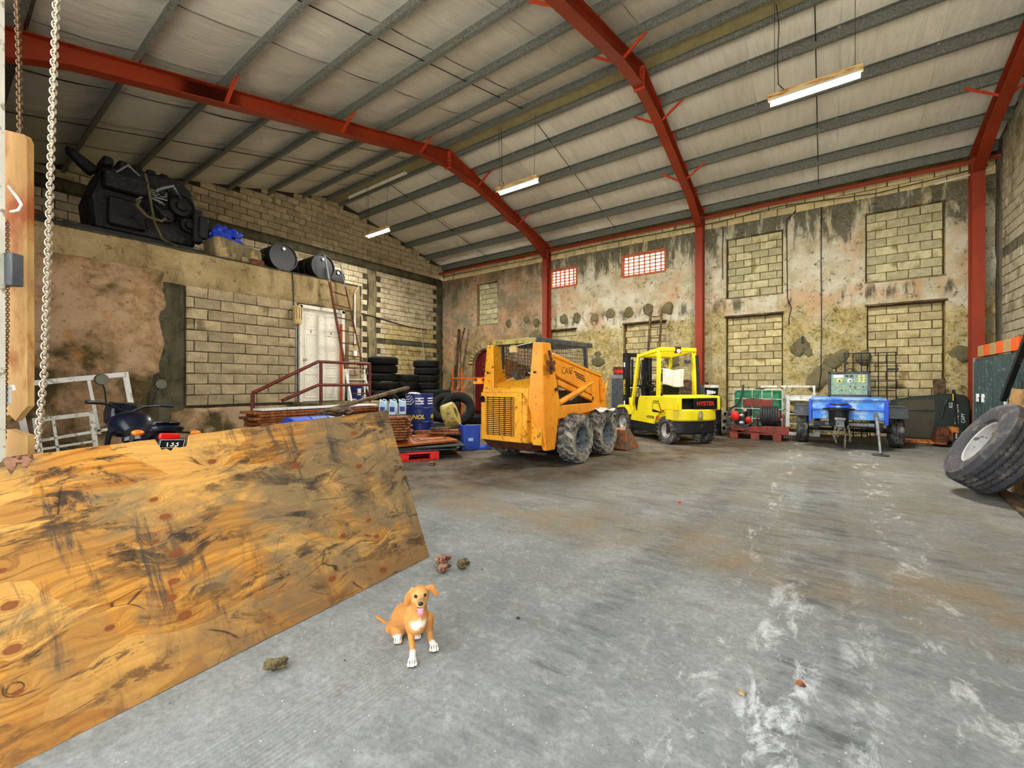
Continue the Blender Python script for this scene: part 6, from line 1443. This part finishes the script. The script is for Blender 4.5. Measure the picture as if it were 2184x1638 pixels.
tp = [plyp(.06+.115*i/12, .999) for i in range(13)]
m.add([p+V(0,0,.002) for p in ps]+[p+V(0,0,.002) for p in tp], [(i,i+1,i+14,i+13) for i in range(12)]); m.obj('torn_veneer', M['husk'], t)
p = PI_ @ V(-2.672,1.494,0.599); m = MB(); m.lathe([(0,.006),(.012,.006),(.018,.002),(.018,-.01)], (p.x,p.y,.004), 'z', 14); m.obj('plug', M['white2'], t)
# ------------------------------------------------------------------ the puppy
G = MB()
def cap(a, b, ra, rb, n=14, k=6):
    a, b = Vector(a), Vector(b); d = b-a
    q = d.to_track_quat('Z', 'Y').to_matrix(); Ld = d.length; pts = []
    for i in range(k+1):
        th = -PI/2+PI/2*i/k; pts.append((max(1e-4, ra*math.cos(th)), ra*math.sin(th)))
    for i in range(k+1):
        th = PI/2*i/k; pts.append((max(1e-4, rb*math.cos(th)), Ld+rb*math.sin(th)))
    mb = MB().lathe(pts, n=n); G.add([q @ v + a for v in mb.v], mb.f+[tuple(range(0, n*len(pts), len(pts)))[::-1], tuple(range(len(pts)-1, n*len(pts), len(pts)))])
Rv, Cv = V(.67,.74,0), V(.74,-.67,0)
def ell(c, rx, ry, rz, roll=0, pitch=0, n=16):
    """ellipsoid: rx across (dog's left-right), ry towards the camera, rz up"""
    mb = MB().blob((0,0,0), (rx,ry,rz), n, 0)
    B3 = Matrix((Rv, Cv, V(0,0,1))).transposed() @ Matrix.Rotation(roll, 3, 'Y') @ Matrix.Rotation(pitch, 3, 'X')
    G.add([B3 @ v + Vector(c) for v in mb.v], mb.f)
D = {'chest_low': (-1.638,1.442,0.156), 'chest': (-1.664,1.459,0.181), 'neck': (-1.651,1.463,0.212), 'skull': (-1.618,1.444,0.303), 'muzzle': (-1.545,1.385,0.305), 'nose': (-1.524,1.364,0.319), 'back': (-1.821,1.518,0.096), 'rump': (-1.904,1.545,-0.010), 'shR': (-1.679,1.424,0.178), 'elR': (-1.656,1.416,0.127), 'wrR': (-1.623,1.402,0.046), 'pwR': (-1.602,1.381,0.002), 'shL': (-1.630,1.509,0.156), 'elL': (-1.639,1.527,0.090), 'wrL': (-1.628,1.523,0.043), 'pwL': (-1.603,1.523,0.002), 'hipR': (-1.878,1.514,0.028), 'kneeR': (-1.827,1.476,0.035), 'ftR': (-1.801,1.458,0.002), 'hipL': (-1.849,1.597,0.003), 'kneeL': (-1.778,1.575,0.024), 'ftL': (-1.753,1.543,0.002), 'tail0': (-1.970,1.558,-0.025), 'tail1': (-1.999,1.537,-0.009), 'tail2': (-2.029,1.490,0.044), 'erR0': (-1.655,1.429,0.323), 'erR1': (-1.664,1.410,0.291), 'erR2': (-1.671,1.405,0.261), 'erL0': (-1.600,1.469,0.330), 'erL1': (-1.577,1.486,0.335), 'erL2': (-1.561,1.498,0.300), 'eyR': (-1.596,1.395,0.321), 'eyL': (-1.558,1.423,0.327), 'bib': (-1.599,1.420,0.171), 'tong0': (-1.535,1.374,0.293), 'tong1': (-1.538,1.378,0.257)}
ch, cm, nb, sk_, mz, ns = (V(*D[k]) for k in ('chest_low','chest','neck','skull','muzzle','nose'))
ell(cm, .060, .055, .072); cap(ch, nb, .052, .044); ell(V(*D['back']), .066, .075, .075); cap(cm, V(*D['back']), .060, .068); cap(V(*D['back']), V(*D['rump']), .070, .064)
ell(V(*D['rump']), .075, .07, .062); cap(nb, sk_, .042, .036)
ell(sk_, .046, .047, .044); ell(sk_+V(0,0,-.012)+Cv*.012, .043, .035, .030); cap(sk_+Cv*.018+V(0,0,-.016), mz, .029, .022); ell(mz+V(0,0,.002), .023, .024, .019)
ell(mz+V(0,0,-.026)-Cv*.012, .018, .026, .009, 0, -.35)          # lower jaw
for s_, sh, el, wr_, pw in ((-1,'shR','elR','wrR','pwR'), (1,'shL','elL','wrL','pwL')):
    S, E2, W2, P2 = (V(*D[k]) for k in (sh, el, wr_, pw))
    cap(S, E2, .030, .020); cap(E2, W2, .0175, .0138); cap(W2, P2+V(0,0,.012), .015, .016); ell(P2+V(0,0,.014), .022, .029, .014)
    for q in range(4): ell(P2+Rv*(-.018+.012*q)+Cv*(.022+(.005 if q in (1,2) else 0))+V(0,0,.010), .0068, .014, .0105)
for s_, hp, kn, ft in ((-1,'hipR','kneeR','ftR'), (1,'hipL','kneeL','ftL')):
    Hh, Kk, Ff = (V(*D[k]) for k in (hp, kn, ft)); cap(Hh, Kk, .050, .036); cap(Kk, Ff+V(0,0,.02), .030, .018); ell(Ff+V(0,0,.014), .022, .032, .015)
    for q in range(4): ell(Ff+Rv*(-.016+.011*q)+Cv*.026+V(0,0,.010), .0062, .013, .010)
tb, tm, tt = V(*D['tail0']), V(*D['tail1']), V(*D['tail2']); cap(tb, tm, .019, .013); cap(tm, tt, .013, .006)
for pts, w_ in ((('erR0','erR1','erR2'), .021), (('erL0','erL1','erL2'), .018)):
    P3 = [V(*D[k]) for k in pts]
    for a, b, f0, f1 in ((P3[0],P3[1],.7,1.0), (P3[1],P3[2],1.0,.75)):
        for q in range(5):
            f = q/4; c_ = a.lerp(b, f); rr_ = w_*(f0+(f1-f0)*f); dd = (b-a).normalized(); al = math.atan2(dd.dot(Rv), dd.z)
            ell(c_, rr_*.95, .0062, rr_*.95, al)
raw = link('dog_raw', G.mesh('dog_raw'))
md = raw.modifiers.new('r', 'REMESH'); md.mode = 'VOXEL'; md.voxel_size = .0031
md = raw.modifiers.new('s', 'SMOOTH'); md.factor = .5; md.iterations = 4
bpy.context.view_layer.update()
dm = bpy.data.meshes.new_from_object(raw.evaluated_get(bpy.context.evaluated_depsgraph_get())); bpy.data.objects.remove(raw)
dm.materials.clear(); ca = dm.color_attributes.new('fur', 'FLOAT_COLOR', 'POINT')
tan, deep, pale, wht, drk = (Vector(s2l(c)) for c in ((210,148,78), (184,116,56), (224,182,120), (236,226,214), (66,44,32)))
pfR, pfL, phR, phL = (V(*D[k]) for k in ('pwR','pwL','ftR','ftL')); bib = V(*D['bib'])
def sst(x, a, b): x = max(0, min(1, (x-a)/(b-a))); return x*x*(3-2*x)
for i, v in enumerate(dm.vertices):
    p = v.co; n1 = noise.noise(p*30)*.5+noise.noise(p*90)*.25; c = tan.lerp(deep, max(0, min(1, .35+.6*n1)))
    c = c.lerp(pale, .55*sst((p-ch).dot(Cv)+n1*.02, .02, .06)*sst(p.z, .10, .2))
    for q, r_ in ((pfR,.058), (pfL,.044), (phR,.04), (phL,.045)):
        c = c.lerp(wht, 1-sst((p-q).length+.006*n1, r_*.85, r_*1.1))
    bq = p-bib; c = c.lerp(wht, .9*(1-sst(math.hypot(bq.dot(Rv)*.8, bq.z*1.5)+.03*n1+(.05 if bq.dot(Cv) < -.05 else 0), .018, .04)))
    c = c.lerp(pale, .5*(1-sst((p-mz).length, .03, .045))); c = c.lerp(drk, .55*(1-sst((p-(mz+V(0,0,.012))).length+.006*n1, .014, .03)))
    for k_ in ('eyR','eyL'): c = c.lerp(drk, .75*(1-sst((p-V(*D[k_])).length, .009, .015)))
    for k_ in ('erR1','erR2','erL1','erL2'): c = c.lerp(deep, .6*(1-sst((p-V(*D[k_])).length, .012, .03)))
    ca.data[i].color = (c.x, c.y, c.z, 1)
f_ = NT('puppy_fur'); at = f_.n('Attribute'); at.attribute_name = 'fur'; f_.bump(f_.noise(f_.map(f_.co(), (1,1,.35)), 300, 3, .7), .35, .002)
dm.materials.append(f_.out(f_.mix(f_.ramp(f_.noise(f_.co(), 160, 3), [(.3,0.),(.8,.35)]), at.outputs['Color'], rgb(96,58,24)), .8, 0, .25))
dm.polygons.foreach_set('use_smooth', [True]*len(dm.polygons))
dg_ = V(*D['back']); dog = thing('puppy', 'tan puppy with white paws sitting with its tongue out', 'dog', (dg_.x, dg_.y, 0)); dl = V(dg_.x, dg_.y, 0)
o = link('body', dm, dog); o.location = -dl
def dpart(name, mb, mat): ob = mb.obj(name, mat, dog, ang=80); ob.location = -dl; return ob
M['eye'] = paint('dog_eye', (18,12,10), None, .08); M['nose'] = paint('dog_nose', (20,18,20), None, .25); M['tongue'] = paint('tongue', (226,140,158), (208,116,138), .4); M['mouth'] = paint('mouth', (60,24,26), None, .5)
for k_ in ('eyR','eyL'): dpart('eye', MB().blob(V(*D[k_]), .0075, 12, 0), M['eye'])
m = MB().blob((0,0,0), (.0125,.008,.0095), 14, 0); B3 = Matrix((Rv, Cv, V(0,0,1))).transposed(); m.v = [B3 @ v + ns for v in m.v]; dpart('nose', m, M['nose'])
for pw in (pfR, pfL, phR, phL):
    for q in range(4): dpart('claw', MB().blob(pw+Rv*(-.018+.012*q)+Cv*(.037+(.005 if q in (1,2) else 0))+V(0,0,.006), (.0026,.0026,.0022), 8, 0), M['nose'])
    for q in range(3):
        m = MB(); m.tube([pw+Rv*(-.012+.012*q)+Cv*.016+V(0,0,.0255), pw+Rv*(-.012+.012*q)+Cv*.030+V(0,0,.019), pw+Rv*(-.012+.012*q)+Cv*.037+V(0,0,.006)], .0013, 5); dpart('toe_shade', m, M['mouth'])  # dark lines stand in for the shade between the toes
tp0, tp1 = V(*D['tong0']), V(*D['tong1'])
m = MB()
def tg(u, v):
    w_ = .0135*(1-.35*v)*(1 if v < .85 else math.sqrt(max(0.02, 1-((v-.85)/.15)**2))); c_ = tp0.lerp(tp1, v)+Cv*(.008*math.sin(PI*v)); return c_+Rv*((u-.5)*2*w_)-Cv*(.004*math.sin(PI*u))*-1
m.grid(tg, 8, 14); o = dpart('tongue', m, M['tongue']); so = o.modifiers.new('solid', 'SOLIDIFY'); so.thickness = .005
m = MB().blob((0,0,0), (.016,.012,.009), 12, 0); m.v = [B3 @ v + tp0-Cv*.006+V(0,0,.001) for v in m.v]; dpart('mouth', m, M['mouth'])
# ------------------------------------------------------------------ husks and bits on the floor
def husk(name, c, rad, mat, lb, seed, rz=0):
    m = MB().blob((0,0,0), rad, 18, .65, 1.8, seed); m.blob((rad[0]*.8,0,rad[2]*.5), (rad[0]*.4,rad[1]*.3,rad[2]*.5), 8, .8, 3, seed+1)
    zmin = min(v.z for v in m.v); o = m.obj(name, M[mat], None, ang=40); o.location = (c[0], c[1], -zmin+.002); o.rotation_euler = (0,0,rz); tag(o, lb, 'husk'); return o
husk('coconut_husk', (-2.287,2.262), (.055,.04,.03), 'husk', 'curled reddish coconut husk shell beyond the puppy, the farther of two', 3, .6)
husk('coconut_husk', (-2.194,2.174), (.045,.035,.025), 'husk', 'reddish coconut husk piece just below the curled one', 8, 1.1)
husk('dry_husk', (-2.128,2.308), (.045,.035,.028), 'husk2', 'greenish brown husk lump right of the reddish husks', 14, .4)
husk('wood_chunk', (-2.080,0.969), (.045,.022,.028), 'husk2', 'brown wood chunk on the floor between plywood and puppy', 21, .9)
for k, (p_, r_, mt, lb) in enumerate((((-1.885,1.203), .006, 'husk2', 'tiny dark crumb left of the puppy'), ((-1.579,1.367), .008, 'husk2', 'small brown crumb at the puppy front paw'), ((-2.005,2.379), .008, 'husk2', 'small brown pebble right of the husk lump'), ((-1.330,5.027), .02, 'redplastic', 'small pink plastic scrap in the middle of the floor'), ((-0.292,2.087), .018, 'render_pale', 'flat pale flake of plaster on the white streaked track'), ((-0.088,2.307), .02, 'wood', 'small rusty scrap right of the pale flake'), ((-5.221,4.928), .07, 'husk', 'brown clod beside the red pallet corner'), ((-1.420,2.004), .012, 'black', 'dark crumb on the floor right of the puppy'))):
    m = MB().blob((0,0,0), (r_,r_*.8,r_*.45), 10, .5, 3, k); o = m.obj('floor_scrap', M[mt]); o.location = (p_[0], p_[1], r_*.4); tag(o, lb, 'scrap')
# ------------------------------------------------------------------ door jamb and chains at the left edge
RV = V(.8077,.5896,0); CV = V(.5896,-.8077,0)
def slabq(name, pts, c, th, mat, parent=None):
    """flat board: outline pts (across, z) around c, facing across RV"""
    m = MB(); n = len(pts); f = [Vector(c)+RV*a+V(0,0,z) for a, z in pts]; b = [p-CV*th for p in f]
    m.add(f+b, [tuple(range(n)), tuple(range(2*n-1, n-1, -1))]+[(i,(i+1)%n,(i+1)%n+n,i+n) for i in range(n)]); return m.obj(name, mat, parent)
JB = V(-3.11,.255,0)
pts = [(-.075,1.16),(-.03,1.20),(.0,1.17),(.03,1.21),(.058,1.24),(.058,2.50),(.045,2.53),(-.075,2.56)]
o = slabq('jamb_board', pts, JB, .03, M['jamb']); tag(o, 'tall rust-stained cream board on the door jamb at the left edge', 'board')
o = slabq('jamb_board', [(-.10,0),(.058,0),(.058,1.10),(.02,1.11),(-.03,1.13),(-.10,1.12)], JB, .03, M['jamb']); tag(o, 'lower stained board piece below the rotted end at the left edge', 'board')
t = thing('door_guide', 'pale grey steel door guide rail at the left edge', 'guide rail', (-2.955,.185,0)); m = MB(); m.bar((0,0,0), (0,0,4.4), .05, .03, RV); m.obj('rail', M['white2'], t); m = MB(); m.bar(V(0,0,0)-RV*.04, V(0,0,4.4)-RV*.04, .03, .05, RV); m.obj('rail_lip', M['white'], t)
t = thing('switch_box', 'grey control box fixed on the door guide at the left edge', 'control box', V(-2.97,.23,1.79)); m = MB(); m.box((0,0,.07), (.07,.05,.145), (0,0,math.atan2(.5896,.8077))); m.obj('box_shell', M['darkgrey'], t, .004); m = MB(); m.box(V(-.012,-.0,.02)+CV*.028-RV*.01, (.03,.006,.025), (0,0,math.atan2(.5896,.8077))); m.obj('display', M['white'], t)
m = MB(); m.tube([V(-3.072,0.234,2.266),V(-2.994,0.253,2.200),V(-2.964,0.263,2.164),V(-2.991,0.256,2.144),V(-3.065,0.239,2.148)], .006, 7); o = m.obj('white_cable', M['white']); tag(o, 'short white cable loop on the door jamb', 'cable')
t = thing('chain_bracket', 'small white bracket low on the door guide', 'bracket', V(-3.012,0.215,1.297)); m = MB(); m.box((0,0,0), (.05,.02,.09), (0,0,.63)); m.obj('bracket_plate', M['white'], t, .004); m = MB(); m.tube([V(0,0,.03)+RV*.02,V(0,0,.04)+RV*.04,V(0,0,.02)+RV*.045], .006, 6); m.obj('hook', M['white'], t)
def hang(name, lb, pts, me, pitch):
    t = thing(name, lb, 'chain', pts[0]); chain_links(t, [Vector(p)-Vector(pts[0]) for p in pts], me, pitch)
hang('hanging_chain', 'long pale steel chain hanging from the roof in the left foreground', [(-3.344,0.431,3.574),(-3.354,0.424,3.422),(-3.373,0.410,2.788),(-3.391,0.397,2.103),(-3.412,0.382,1.393),(-3.444,0.358,0.975)], link_mesh(.0195,.0135,.0048), .0255)
hang('rusty_chain', 'rusty chain hanging beside the jamb under the roof', [(-3.957,0.331,3.757),(-3.943,0.341,3.331),(-3.938,0.344,2.890),(-3.947,0.337,2.478)], link_mesh(.018,.012,.004,M['chainrust']), .024)
hang('bead_chain', 'thin rusty chain hanging over the jamb board', [(-2.969,0.222,2.082),(-2.971,0.221,1.597),(-2.980,0.214,1.259),(-2.983,0.212,1.091)], link_mesh(.009,.006,.0022,M['chainrust'],10), .012)
